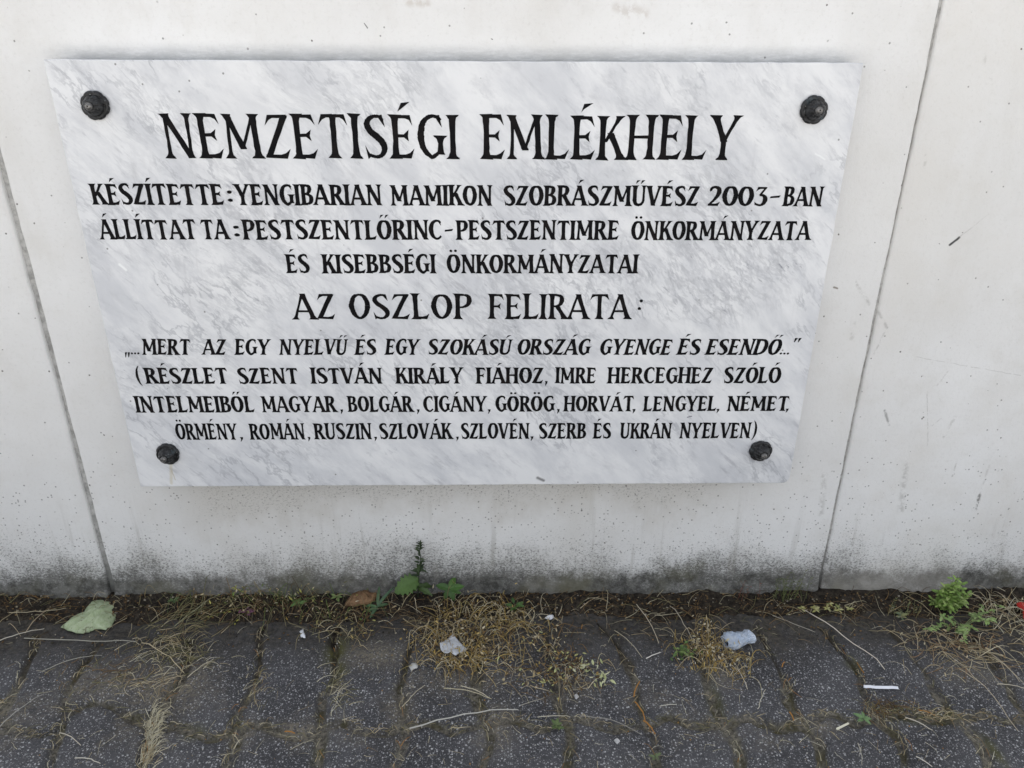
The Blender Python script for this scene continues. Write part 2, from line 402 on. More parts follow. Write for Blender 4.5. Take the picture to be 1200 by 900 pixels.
    k.bump(k.math('ADD', k.noise(90, 4), k.math('MULTIPLY', sp, -.4)), .12, .0006)
    return k.m

plaque = empty('marble_plaque', (0, -.008, Z0), 'white grey-veined marble plaque with black carved inscription, fixed to the wall by four rosettes', 'plaque')
def rounded_slab():
    bm = bmesh.new()
    pts = []
    rb = .012
    # outline (counter clockwise seen from the front), lower right corner rounded off
    def side(a, b, n):
        return [(a[0] + (b[0] - a[0]) * i / n, a[1] + (b[1] - a[1]) * i / n) for i in range(n)]
    loop = side((-.5, Z0), (.5 - rb, Z0), 60)
    loop += [(.5 - rb + rb * math.sin(t), Z0 + rb - rb * math.cos(t)) for t in np.linspace(0, math.pi / 2, 8)[:-1]]
    loop += side((.5, Z0 + rb), (.5, Z1), 40) + side((.5, Z1), (-.5, Z1), 60) + side((-.5, Z1), (-.5, Z0), 40)
    rnd = random.Random(3)
    loop = [(x + rnd.gauss(0, .00025), z + rnd.gauss(0, .00025)) for x, z in loop]
    fr = [bm.verts.new((x, -PLAQUE_T, z)) for x, z in loop]
    f = bm.faces.new(fr)
    ex = bmesh.ops.extrude_face_region(bm, geom=[f])
    vs_ = [g for g in ex['geom'] if isinstance(g, bmesh.types.BMVert)]
    bmesh.ops.translate(bm, verts=vs_, vec=(0, PLAQUE_T - .006, 0))
    bmesh.ops.recalc_face_normals(bm, faces=bm.faces)
    be = [e for e in bm.edges if all(abs(v.co.y + PLAQUE_T) < 1e-5 for v in e.verts) and len(e.link_faces) == 2]
    bmesh.ops.bevel(bm, geom=be, offset=.0012, segments=2, affect='EDGES', profile=.5)
    me = bpy.data.meshes.new('slab'); bm.to_mesh(me); bm.free()
    me.materials.append(marble())
    o = bpy.data.objects.new('slab', me); COL.objects.link(o)
    return o
def under(o, root):
    """parent o (built in world coordinates) to an Empty without moving it"""
    o.parent = root
    o.matrix_parent_inverse = Matrix.Translation(root.location).inverted()
    return o
slab = under(rounded_slab(), plaque)
kp = plain('spacer_steel', (.2, .2, .2), .5)
def cyl(bm, c, r, y0, y1, n=16):
    a = [bm.verts.new((c[0] + r * math.cos(t), y0, c[1] + r * math.sin(t))) for t in np.linspace(0, 2 * math.pi, n, endpoint=False)]
    b = [bm.verts.new((v.co.x, y1, v.co.z)) for v in a]
    for i in range(n): bm.faces.new((a[i], a[(i + 1) % n], b[(i + 1) % n], b[i]))

# ------------------------------------------------------------------ lettering: a flared roman drawn stroke by stroke
class Pen:
    def __init__(s, w, t): s.w, s.t, s.P = w, t, []
    def poly(s, *p): s.P.append([tuple(q) for q in p])
    def stem(s, x0, y0, x1, y1, w=None, a=1.0, b=1.0, spike=True):
        """a = serif at (x0,y0), b = serif at (x1,y1)"""
        w = w or s.w
        L = math.hypot(x1 - x0, y1 - y0); hw = w / 2 * L / max(abs(y1 - y0), .2)
        us = [0, .02, .05, .09, .15, .25, .4, .6, .75, .85, .91, .95, .98, 1]
        le, ri = [], []
        for u in us:
            x = x0 + (x1 - x0) * u; y = y0 + (y1 - y0) * u
            d0 = u * abs(y1 - y0); d1 = (1 - u) * abs(y1 - y0)
            k = .86 + .14 * abs(2 * u - 1) ** 1.5
            e = a * .085 * math.exp(-d0 / .040) + b * .085 * math.exp(-d1 / .040)
            le.append((x - hw * k - e, y)); ri.append((x + hw * k + e, y))
        if spike:
            sy = -1 if y0 < y1 else 1
            if a: le[0] = (le[0][0], y0 + sy * .022 * a); ri[0] = (ri[0][0], y0 + sy * .03 * a)
            if b: le[-1] = (le[-1][0], y1 - sy * .018 * b); ri[-1] = (ri[-1][0], y1 - sy * .014 * b)
        s.P.append(le + ri[::-1])
    def hbar(s, x0, x1, y, t=None): 
        t = t or s.t; s.poly((x0, y - t / 2), (x1, y - t / 2), (x1, y + t / 2), (x0, y + t / 2))
    def sweep(s, pts, closed=False):
        """pts: (x, y, width); Catmull-Rom through the points"""
        n = len(pts); out = []
        segs = n if closed else n - 1
        g = lambda i: pts[i % n] if closed else pts[max(0, min(n - 1, i))]
        for i in range(segs):
            p0_, p1_, p2_, p3_ = g(i - 1), g(i), g(i + 1), g(i + 2)
            for j in range(7):
                u = j / 7
                out.append(tuple(.5 * (2 * p1_[q] + (p2_[q] - p0_[q]) * u + (2 * p0_[q] - 5 * p1_[q] + 4 * p2_[q] - p3_[q]) * u * u
                                       + (3 * p1_[q] - p0_[q] - 3 * p2_[q] + p3_[q]) * u ** 3) for q in range(3)))
        if not closed: out.append(pts[-1])
        m = len(out); le, ri = [], []
        for i in range(m):
            a_ = out[(i - 1) % m] if closed else out[max(0, i - 1)]
            b_ = out[(i + 1) % m] if closed else out[min(m - 1, i + 1)]
            dx, dy = b_[0] - a_[0], b_[1] - a_[1]; l = math.hypot(dx, dy) or 1
            nx, ny = -dy / l, dx / l; x, y, w = out[i]
            le.append((x + nx * w / 2, y + ny * w / 2)); ri.append((x - nx * w / 2, y - ny * w / 2))
        rngs = range(m) if closed else range(m - 1)
        for i in rngs: s.P.append([le[i], le[(i + 1) % m], ri[(i + 1) % m], ri[i]])
    def arm_top(s, x0, x1, y=1.0, left=False):
        t = s.t
        s.poly((x0, y - t), (x0, y + .005), (x1 - .05, y), (x1 + .015, y - .25), (x1 - .075, y - t - .045), (x1 - .16, y - t))
    def arm_mid(s, x0, x1, y):
        t = s.t; s.poly((x0, y - t / 2), (x0, y + t / 2), (x1 - .10, y + t / 2), (x1 + .015, y + .135), (x1 - .015, y), (x1 + .015, y - .135), (x1 - .10, y - t / 2))
    def arm_bot(s, x0, x1, y=0.0):
        t = s.t; s.poly((x0, y), (x1 - .035, y - .022), (x1 + .045, y + .215), (x1 - .06, y + t + .035), (x1 - .17, y + t), (x0, y + t))
    def beak_l(s, x0, x1, y=1.0):
        t = s.t; s.poly((x1, y), (x0 + .055, y), (x0 - .025, y - .25), (x0 + .08, y - t - .045), (x0 + .17, y - t), (x1, y - t))

def glyph(ch, w, t):
    p = Pen(w, t); h = w / 2
    if ch == 'A':
        p.stem(.05, 0, .33, .985, t * 1.05, 1, .2); p.stem(.65, 0, .34, 1, w, 1, .25); p.hbar(.14, .53, .31); W = .72
    elif ch == 'B':
        p.stem(.13, 0, .13, 1)
        p.sweep([(.10, 1 - t / 2, t), (.28, 1 - t / 2, t), (.42, .90, w * .8), (.44, .76, w * .95), (.38, .61, w * .7), (.28, .54, t), (.16, .53, t)])
        p.sweep([(.16, .53, t), (.32, .52, t), (.47, .42, w * .8), (.50, .27, w), (.44, .11, w * .8), (.30, t / 2, t), (.10, t / 2, t)]); W = .60
    elif ch == 'C':
        p.sweep([(.57, .86, t), (.48, .955, t), (.34, .965, t * 1.15), (.19, .86, w * .8), (.115, .66, w), (.105, .45, w * 1.05), (.17, .20, w * .85), (.30, .05, t * 1.15), (.44, .035, t), (.59, .17, t * .9)])
        p.poly((.545, 1.0), (.60, .70), (.50, .85), (.42, .985)); W = .62
    elif ch == 'D':
        p.stem(.13, 0, .13, 1)
        p.sweep([(.10, 1 - t / 2, t), (.30, 1 - t / 2, t * 1.1), (.48, .90, w * .75), (.60, .68, w), (.61, .42, w * 1.05), (.53, .18, w * .85), (.35, t / 2 + .01, t * 1.1), (.10, t / 2, t)]); W = .70
    elif ch == 'E':
        p.stem(.14, 0, .14, 1); p.arm_top(.12, .54); p.arm_mid(.14, .44, .52); p.arm_bot(.12, .53); W = .58
    elif ch == 'F':
        p.stem(.14, 0, .14, 1); p.arm_top(.12, .54); p.arm_mid(.14, .44, .50); W = .54
    elif ch == 'G':
        p.sweep([(.57, .87, t), (.48, .955, t), (.34, .965, t * 1.15), (.19, .86, w * .8), (.115, .66, w), (.105, .45, w * 1.05), (.17, .20, w * .85), (.33, .025, t * 1.3), (.44, .07, t * 1.2), (.55, .17, t)])
        p.poly((.545, 1.0), (.60, .70), (.50, .85), (.42, .985)); p.stem(.55, .09, .55, .50, w * .9, .5, 1.1); W = .67
    elif ch == 'H':
        p.stem(.13, 0, .13, 1); p.stem(.58, 0, .58, 1); p.hbar(.13, .58, .51); W = .71
    elif ch == 'I':
        p.stem(.13, 0, .13, 1); W = .26
    elif ch == 'K':
        p.stem(.13, 0, .13, 1); p.stem(.19, .40, .53, 1, t * 1.1, 0, .8); p.stem(.60, 0, .31, .62, w, 1, 0); W = .66
    elif ch == 'L':
        p.stem(.13, 0, .13, 1); p.arm_bot(.11, .51); W = .55
    elif ch == 'M':
        p.stem(.12, 0, .14, .98, t * 1.15, 1, .3); p.stem(.44, .19, .11, 1, w * .98, 0, .45); p.stem(.43, .22, .70, .98, t, 0, .2); p.stem(.76, 0, .71, 1, w, 1, .8); W = .88
    elif ch == 'N':
        p.stem(.12, 0, .13, .98, t * 1.15, 1, .3); p.stem(.62, -.02, .11, 1, w, .15, .45); p.stem(.61, 0, .62, 1, t * 1.15, .2, 1); W = .74
    elif ch == 'O':
        a = .225
        p.sweep([(.345, 1 - t / 2, t), (.345 - a * .70, .88, w * .82), (.345 - a - .02, .62, w), (.345 - a - .015, .40, w * 1.02), (.345 - a * .66, .14, w * .84), (.345, t / 2 - .012, t * 1.1),
                 (.345 + a * .66, .14, w * .84), (.345 + a + .015, .40, w * 1.02), (.345 + a + .02, .62, w), (.345 + a * .70, .88, w * .82)], True); W = .69
    elif ch == 'P':
        p.stem(.13, 0, .13, 1)
        p.sweep([(.10, 1 - t / 2, t), (.30, 1 - t / 2, t), (.45, .91, w * .75), (.50, .74, w), (.45, .57, w * .8), (.32, .47, t * 1.05), (.20, .455, t * .8)]); W = .58
    elif ch == 'R':
        p.stem(.13, 0, .13, 1)
        p.sweep([(.10, 1 - t / 2, t), (.28, 1 - t / 2, t), (.43, .91, w * .75), (.47, .76, w), (.42, .60, w * .8), (.30, .515, t), (.16, .50, t)])
        p.stem(.60, -.005, .30, .52, w * 1.02, .75, 0); W = .66
    elif ch == 'S':
        p.sweep([(.47, .87, t * .8), (.40, .955, t), (.28, .965, t * 1.1), (.15, .90, w * .75), (.105, .77, w * .95), (.18, .62, w), (.33, .49, w * 1.05), (.45, .34, w * 1.05), (.475, .19, w * .9), (.39, .06, t * 1.25), (.26, .03, t * 1.05), (.13, .08, t * .9)])
        p.poly((.455, 1.005), (.515, .72), (.42, .86), (.34, .985)); p.poly((.035, .30), (.085, -.02), (.17, .05), (.10, .17)); W = .56
    elif ch == 'T':
        p.stem(.34, 0, .34, 1, None, 1, .2); p.arm_top(.34, .655); p.beak_l(.02, .34); W = .66
    elif ch == 'U':
        p.stem(.13, .24, .13, 1, None, 0, 1); p.stem(.56, .22, .56, 1, t * 1.1, 0, 1)
        p.sweep([(.13, .34, w * .86), (.135, .24, w * .88), (.19, .09, w * .8), (.32, .03, t * 1.3), (.46, .07, t * 1.25), (.545, .20, t * 1.1), (.56, .32, t * .95)]); W = .68
    elif ch == 'V':
        p.stem(.34, -.01, .09, 1, w, 0, .9); p.stem(.35, .02, .61, 1, t * 1.1, 0, .9); W = .68
    elif ch == 'Y':
        p.stem(.34, 0, .34, .50, w * .9, 1, 0); p.stem(.35, .40, .09, 1, w, 0, .9); p.stem(.345, .42, .62, 1, t * 1.15, 0, .9); W = .69
    elif ch == 'Z':
        p.stem(.08, .01, .50, .985, w, 0, 0, False); p.beak_l(.06, .555); p.arm_bot(.02, .54); W = .60
    elif ch == '2':
        p.sweep([(.09, .76, t), (.14, .91, t * 1.2), (.30, .965, t * 1.2), (.45, .88, w * .9), (.48, .70, w), (.40, .48, w * .8), (.25, .25, t * 1.1), (.07, .05, t)])
        p.arm_bot(.03, .52); p.poly((.055, .70), (.115, .92), (.17, .82)); W = .60
    elif ch == '0':
        return glyph('O', w, t)
    elif ch == '3':
        p.beak_l(.06, .50); p.stem(.24, .56, .48, .97, t, 0, 0, False)
        p.sweep([(.22, .56, t), (.36, .56, t * 1.2), (.48, .44, w * .9), (.49, .26, w), (.41, .09, w * .7), (.27, .03, t), (.08, .10, t * .9)])
        p.poly((.02, .24), (.05, .02), (.15, .09)); W = .58
    elif ch == '-':
        p.poly((.06, .40), (.42, .44), (.46, .56), (.08, .50)); W = .50
    elif ch == '.':
        p.dot = True; p.sweep([(.10, .0, .11), (.10, .11, .13)]); W = .22
    elif ch == ',':
        p.poly((.04, .13), (.18, .14), (.16, .0), (.07, -.17), (.06, -.16), (.08, .01)); W = .22
    elif ch == ':':
        for yy in (.22, .62): p.P.append([(.12 + .075 * math.cos(q), yy + .085 * math.sin(q)) for q in np.linspace(0, 2 * math.pi, 10, endpoint=False)])
        W = .24
    elif ch == ';':   # the raised colon of the heading
        for yy, xx in ((.42, .10), (.74, .15)): p.P.append([(xx + .065 * math.cos(q), yy + .065 * math.sin(q)) for q in np.linspace(0, 2 * math.pi, 10, endpoint=False)])
        W = .24
    elif ch == '"':
        for xx in (.05, .24): p.poly((xx, 1.06), (xx + .15, 1.08), (xx + .05, .80), (xx + .02, .80))
        W = .42
    elif ch == '_':   # low opening quotation mark
        for xx in (.05, .24): p.poly((xx, .13), (xx + .14, .14), (xx + .06, -.20), (xx + .02, -.20))
        W = .42
    elif ch == '*':   # ellipsis
        for xx in (.08, .28, .48): p.P.append([(xx + .07 * math.cos(q), .07 + .07 * math.sin(q)) for q in np.linspace(0, 2 * math.pi, 9, endpoint=False)])
        W = .56
    elif ch == '(':
        p.sweep([(.26, 1.16, t * .3), (.14, .92, t * .9), (.09, .52, t * 1.3), (.14, .12, t * .9), (.26, -.13, t * .3)]); W = .26
    elif ch == ')':
        p.sweep([(.04, 1.16, t * .3), (.16, .92, t * .9), (.21, .52, t * 1.3), (.16, .12, t * .9), (.04, -.13, t * .3)]); W = .26
    else:
        W = .3
    return p.P, W
ACC = {'Á': 'A', 'É': 'E', 'Í': 'I', 'Ó': 'O', 'Ú': 'U', 'Ö': 'O', 'Ü': 'U', 'Ő': 'O', 'Ű': 'U'}
def letter(ch, w, t):
    base = ACC.get(ch, ch); P, W = glyph(base, w, t); P = list(P)
    if ch in 'ÁÉÍÓÚ':
        c = W / 2 + (.03 if ch != 'A' else 0)
        P.append([(c - .10, 1.08), (c - .02, 1.285), (c + .19, 1.30), (c - .02, 1.15)])
    if ch in 'ŐŰ':
        for c in (W / 2 - .10, W / 2 + .14): P.append([(c - .09, 1.08), (c - .04, 1.27), (c + .12, 1.28), (c - .02, 1.15)])
    if ch in 'ÖÜ':
        for c in (W / 2 - .12, W / 2 + .12): P.append([(c + .075 * math.cos(q), 1.19 + .07 * math.sin(q)) for q in np.linspace(0, 2 * math.pi, 10, endpoint=False)])
    return P, W

YF = -PLAQUE_T
def on_plaque(px, py):
    p = on_wall(px, py, YF); return p.x, p.z
def paint_mat():
    k = N('black_letter_paint', .7); k.b.inputs['Specular IOR Level'].default_value = .10
    n = k.noise(45, 5, .7); wear = k.ramp(k.noise(260, 3, .7), .68, .80)
    c = k.mix(k.ramp(n, .42, .68), (.0035, .0035, .0045), (.0095, .0075, .0075))
    c = k.mix(k.math('MULTIPLY', wear, .30), c, (.09, .09, .095))
    k.color(c); k.bump(k.noise(300, 3), .4, .0006); return k.m
PAINT = paint_mat()
LINES = [
 ('largest line, the title', 184.0, 186.4, 133.2, 136.2, .148, .076, 0, [('NEMZETISÉGI', 189, 538.5), ('EMLÉKHELY', 562, 868)]),
 ('second line, naming the maker', 239.3, 241.3, 215.2, 219, .212, .110, 0, [('KÉSZÍTETTE', 105.5, 261.5), (':', 266, 272), ('YENGIBARIAN', 273.5, 447.5), ('MAMIKON', 457, 577.5), ('SZOBRÁSZMŰVÉSZ', 590, 819.5), ('2003', 830.5, 900), ('-', 902, 914), ('BAN', 917, 965)]),
 ('third line, naming the donor', 279.8, 281, 257, 259.4, .212, .110, 0, [('ÁLLÍTTAT', 114, 230), ('TA', 235.5, 270), (':', 273.5, 280.5), ('PESTSZENTLŐRINC', 283, 518), ('-', 521, 531), ('PESTSZENTIMRE', 533.5, 725), ('ÖNKORMÁNYZATA', 739.5, 952.5)]),
 ('fourth line, short and centred', 319.6, 319.8, 298, 298.6, .212, .110, 0, [('ÉS', 334, 362.5), ('KISEBBSÉGI', 376, 511.5), ('ÖNKORMÁNYZATAI', 523.5, 749)]),
 ('fifth line, a wide heading', 373.4, 373.2, 344.2, 344.8, .160, .085, 0, [('AZ', 340, 392), ('OSZLOP', 409, 553), ('FELIRATA', 571, 742), (';', 747, 753)]),
 ('sixth line, a slanted quotation', 415.2, 415.4, 397.4, 397.4, .212, .108, .17, [('_', 146, 152), ('*', 153, 163), ('MERT', 166, 223), ('AZ', 236, 265), ('EGY', 274.5, 317.5), ('NYELVŰ', 327, 407.5), ('ÉS', 415.5, 441.5), ('EGY', 451, 492.5), ('SZOKÁSÚ', 502, 600), ('ORSZÁG', 606.5, 693.5), ('GYENGE', 703.5, 787), ('ÉS', 794, 821.5), ('ESENDŐ', 827.5, 915.5), ('*', 916.5, 927.5), ('"', 928, 936)]),
 ('seventh line, opening with a bracket', 449.4, 448.6, 431.2, 430.4, .212, .108, 0, [('(', 159.5, 165), ('RÉSZLET', 168.5, 267), ('SZENT', 278.5, 349.5), ('ISTVÁN', 363, 448.5), ('KIRÁLY', 462.5, 544), ('FIÁHOZ', 556.5, 637), (',', 638.5, 642), ('IMRE', 650, 698.5), ('HERCEGHEZ', 711, 835.5), ('SZÓLÓ', 848.5, 915.5)]),
 ('eighth line, listing languages', 483.0, 481.0, 464.4, 464, .212, .108, 0, [('INTELMEIBŐL', 157, 297.5), ('MAGYAR', 305.5, 396), (',', 398, 401.5), ('BOLGÁR', 406.5, 486), (',', 488.5, 492), ('CIGÁNY', 496, 571.5), (',', 571.5, 575), ('GÖRÖG', 580.5, 651), (',', 653, 656.5), ('HORVÁT', 659.5, 742.5), (',', 741.5, 745), ('LENGYEL', 753.5, 840), (',', 840.5, 844), ('NÉMET', 851.5, 924.5), (',', 922, 925.5)]),
 ('lowest line, ending with a bracket', 514.8, 513.0, 496.6, 495.4, .212, .108, 0, [('ÖRMÉNY', 205.5, 279), (',', 280, 284), ('ROMÁN', 291.5, 357.5), (',', 359.5, 363), ('RUSZIN', 367, 436), (',', 438, 441.5), ('SZLOVÁK', 444.5, 532), (',', 534, 537.5), ('SZLOVÉN', 540, 621), (',', 622, 625.5), ('SZERB', 631.5, 687), ('ÉS', 694.5, 716.5), ('UKRÁN', 726, 787.5), ('NYELVEN', 796, 880.5), (')', 882, 887)]),
]
lr = random.Random(11)
for (desc, yl, yr, tl, tr, sw, st_, shear, words) in LINES:
    V, Fc = [], []
    xa, xb = words[0][1], words[-1][2]; npoly = 0
    for (txt, x0, x1) in words:
        fm = ((x0 + x1) / 2 - xa) / (xb - xa)
        base = yl + (yr - yl) * fm; cap = tl + (tr - tl) * fm
        mid = (base + cap) / 2
        X0, _ = on_plaque(x0, mid); X1, _ = on_plaque(x1, mid)
        zb0 = on_plaque(x0, yl + (yr - yl) * (x0 - xa) / (xb - xa))[1]; zb1 = on_plaque(x1, yl + (yr - yl) * (x1 - xa) / (xb - xa))[1]
        H = on_plaque((x0 + x1) / 2, cap)[1] - on_plaque((x0 + x1) / 2, base)[1]
        gl = []; pen = 0
        # ink extents decide the fit
        for ch in txt:
            P, W = letter(ch, sw, st_); gl.append((P, pen, W)); pen += W + .045
        xs_ = [q[0] + off for P, off, W in gl for poly in P for q in poly]
        lo, hi = min(xs_), max(xs_)
        sx = (X1 - X0) / (hi - lo)
        for P, off, W in gl:
            jy = lr.gauss(0, .006); js = 1 + lr.gauss(0, .008); jx = lr.gauss(0, .006); sk = lr.gauss(0, .008)
            jit = {}
            for poly in P:
                npoly += 1
                pts = []
                for (gx, gy) in poly:
                    j1, j2 = jit.setdefault((round(gx, 4), round(gy, 4)), (lr.gauss(0, .004), lr.gauss(0, .004)))
                    gy2 = (gy * js + jy)
                    X = X0 + (gx + off - lo + jx + j1) * sx + (gy2 - .5) * H * (shear + sk)
                    f_ = (X - X0) / (X1 - X0)
                    Zz = zb0 + (zb1 - zb0) * f_ + (gy2 + j2) * H
                    pts.append(Vector((X, YF - .00025 - .000004 * (npoly % 60), Zz)))
                k0 = len(V); V += pts
                for tri in tessellate_polygon([pts]): Fc.append(tuple(k0 + i for i in tri))
    o = mesh_obj('inscription_line', V, Fc, PAINT); under(o, plaque); o['label'] = desc + ' of black lettering'

# rosette fixings
def bronze():
    k = N('weathered_bronze', .5); k.b.inputs['Metallic'].default_value = .65
    n = k.noise(160, 5, .7); m = k.noise(60, 3, .6, vec=k.map(loc=(2, 3, 5)))
    c = k.mix(k.ramp(n, .40, .66), (.020, .020, .021), (.055, .056, .058))
    c = k.mix(k.math('MULTIPLY', k.ramp(m, .58, .74), .5), c, (.09, .12, .135))
    v = k.ramp(k.noise(520, 2, .6), .66, .72)
    c = k.mix(k.math('MULTIPLY', v, .6), c, (.35, .36, .36))
    k.color(c); k.set(k.b.inputs['Roughness'], k.ramp(n, .3, .7, .28, .58)); k.bump(k.noise(300, 3), .22, .0006); return k.m
BRONZE = bronze()
WORN = plain('worn_bronze', (.16, .155, .15), .34, .3, 300, .6); WORN.node_tree.nodes['Principled BSDF'].inputs['Metallic'].default_value = .7
def rosette(rot, seed):
    prof = [(1.0, 0), (1.06, .08), (1.06, .20), (.98, .34), (.88, .36), (.80, .30), (.76, .34), (.71, .60), (.58, .84), (.42, 1.0), (.32, 1.06), (.29, .98), (.27, 1.06)]
    n = 64; V, Fc = [], []
    rr = random.Random(seed)
    dent = rr.uniform(0, 6.28)
    for (r, hh) in prof:
        for i in range(n):
            a = 2 * math.pi * i / n
            lobe = abs(math.sin(4 * a + rot)); notch = 1 - .065 * (1 - lobe) ** 2.0 * (1 if r > .5 else .3 * r)
            groove = .045 * (1 - lobe) ** 2 if .3 < r < .96 else 0
            d = 1 - .06 * max(0, math.cos(a - dent)) ** 6 * (r > .7)
            q = .0166 * r * notch * d
            V.append((q * math.cos(a), -(hh - groove) * .017, q * math.sin(a)))
    for j in range(len(prof) - 1):
        for i in range(n):
            Fc.append((j * n + i, (j + 1) * n + i, (j + 1) * n + (i + 1) % n, j * n + (i + 1) % n))
    c = len(V); V.append((0, -1.06 * .017, 0)); b = (len(prof) - 1) * n
    for i in range(n): Fc.append((b + i, c, b + (i + 1) % n))
    return V, Fc
boss_prof = [(.25, 1.02), (.27, 1.14), (.22, 1.25), (.12, 1.31), (.04, 1.30)]
for q, (px, py) in enumerate(((109.5, 124), (955.5, 128.8), (195.5, 533.8), (892.5, 530))):
    p = on_wall(px, py, YF - .007)
    Vr, Fr = rosette(.4 * q, q)
    o = mesh_obj('rosette', [(x + p.x, y + YF, z + p.z) for x, y, z in Vr], Fr, BRONZE, smooth=True); under(o, plaque)
    bm = bmesh.new(); n = 24; rows = []
    for r, hh in boss_prof: rows.append([bm.verts.new((p.x + .0172 * r * math.cos(2 * math.pi * i / n), YF - hh * .017, p.z + .0172 * r * math.sin(2 * math.pi * i / n))) for i in range(n)])
    for a_, b_ in zip(rows, rows[1:]):
        for i in range(n): bm.faces.new((a_[i], b_[i], b_[(i + 1) % n], a_[(i + 1) % n]))
    bm.faces.new(rows[-1])
    me = bpy.data.meshes.new('boss'); bm.to_mesh(me); bm.free(); me.materials.append(WORN)
    me.polygons.foreach_set('use_smooth', [True] * len(me.polygons))
    b = bpy.data.objects.new('boss', me); COL.objects.link(b); b.parent = o; b.matrix_parent_inverse = Matrix.Translation(plaque.location) @ Matrix.Translation(plaque.location).inverted()

# ------------------------------------------------------------------ ground: far sheet, pavers, soil
def G(pts): return [on_ground(a, b) for a, b in pts]
JPX = [
 [(45, 745), (37, 766), (24, 795), (14, 818), (-8, 845), (-22, 872), (-40, 905)],
 [(118, 752), (100, 775), (90, 790), (81, 805), (78, 827), (78, 839), (73, 854), (64, 883), (56, 902)],
 [(222, 750), (220, 775), (212, 797), (196, 819), (184, 836), (180, 856), (171, 883), (165, 902)],
 [(308, 735), (305, 750), (303, 783), (295, 812), (277, 834), (275, 856), (273, 876), (263, 900)],
 [(392, 735), (391, 756), (395, 783), (392, 802), (378, 817), (376, 846), (376, 871), (366, 900)],
 [(486, 745), (480, 765), (472, 785), (470, 806), (472, 826), (473, 856), (472, 876), (460, 902)],
 [(560, 740), (562, 765), (560, 790), (557, 817), (566, 839), (575, 861), (571, 880), (564, 902)],
 [(640, 740), (645, 770), (652, 802), (655, 830), (666, 851), (671, 871), (664, 902)],
 [(700, 730), (720, 753), (735, 774), (745, 797), (746, 819), (757, 846), (768, 868), (767, 902)],
 [(800, 740), (815, 765), (826, 788), (834, 819), (851, 849), (865, 873), (866, 902)],
 [(885, 732), (897, 753), (913, 778), (923, 802), (926, 824), (940, 846), (956, 861), (963, 883), (964, 902)],
 [(962, 735), (977, 753), (997, 775), (1010, 795), (1016, 822), (1024, 839), (1048, 858), (1056, 872), (1060, 902)],
 [(1046, 738), (1065, 763), (1088, 790), (1098, 812), (1119, 839), (1146, 866), (1157, 890), (1160, 904)],
 [(1140, 740), (1160, 770), (1178, 795), (1188, 818), (1206, 842), (1232, 870), (1244, 900)],
]
ROWS = [[(-45, 848), (-10, 832), (0, 827), (14, 818)], [(-2, 846), (30, 858), (55, 860), (73, 850)], [(78, 838), (100, 826), (122, 822), (150, 838), (182, 850)],
 [(182, 856), (208, 849), (225, 857), (246, 866), (274, 856)], [(276, 856), (287, 850), (310, 847), (327, 858), (345, 863), (375, 858)],
 [(376, 850), (405, 846), (430, 858), (455, 858), (472, 848)], [(473, 852), (500, 846), (530, 856), (568, 848)], [(568, 849), (585, 843), (603, 841), (632, 853), (660, 846)],
 [(660, 845), (675, 840), (698, 844), (722, 853), (756, 848)], [(757, 846), (785, 840), (815, 850), (850, 847)], [(851, 847), (880, 838), (910, 850), (940, 846)],
 [(943, 843), (957, 838), (976, 836), (1000, 846), (1024, 839)], [(1024, 838), (1058, 836), (1094, 844), (1121, 841)], [(1121, 841), (1150, 836), (1180, 845), (1206, 842)]]
segs = []
def add_line(pts):
    for a, b in zip(pts, pts[1:]): segs.append((a.x, a.y, b.x, b.y))
joints = [G(j) for j in JPX]; rows_g = [G(j) for j in ROWS]
# joints carry on outside the frame: the same waves, repeated
yrow = on_ground(600, 848).y
LEN = .225
wav = [(.0, 0), (.03, .010), (.06, .012), (.09, .002), (.12, -.010), (.15, -.012), (.19, -.006), (LEN, 0)]
for j in joints:
    add_line(j)
    x, y = j[-1].x, j[-1].y
    pts = [j[-1]] + [Vector((x + dx - .01 * (i > 0), y - dy, 0)) for kk in range(6) for i, (dy, dx) in ((0, (kk * LEN + .06, .0)), (1, (kk * LEN + .13, .012)), (1, (kk * LEN + .20, -.002)))]
    add_line(pts)
for r_ in rows_g: add_line(r_)
xleft, xright = joints[0][-1].x, joints[-1][-1].x
PW = .118
for sgn, x_, ref in ((-1, xleft, joints[0]), (1, xright, joints[-1])):
    for kk in range(1, 12):
        off = sgn * PW * kk
        add_line([Vector((p.x + off, p.y, 0)) for p in ref])
        add_line([Vector((ref[-1].x + off + wx, ref[-1].y - dy, 0)) for dy, wx in [(0, 0), (.1, .01), (.2, -.008), (.3, .01), (.42, -.008), (.53, .01), (.64, -.008), (.9, .01), (1.2, 0)]])
for kk in range(-16, 30):
    xa_ = -1.9 + kk * PW
    for rr_ in range(0, 6):
        yy = yrow - LEN * rr_
        if rr_ == 0 and (xleft - .05 < xa_ < xright + .02): continue
        add_line([Vector((xa_, yy, 0)), Vector((xa_ + .03, yy + .008, 0)), Vector((xa_ + .07, yy - .004, 0)), Vector((xa_ + PW, yy, 0))])
S = np.array(segs)
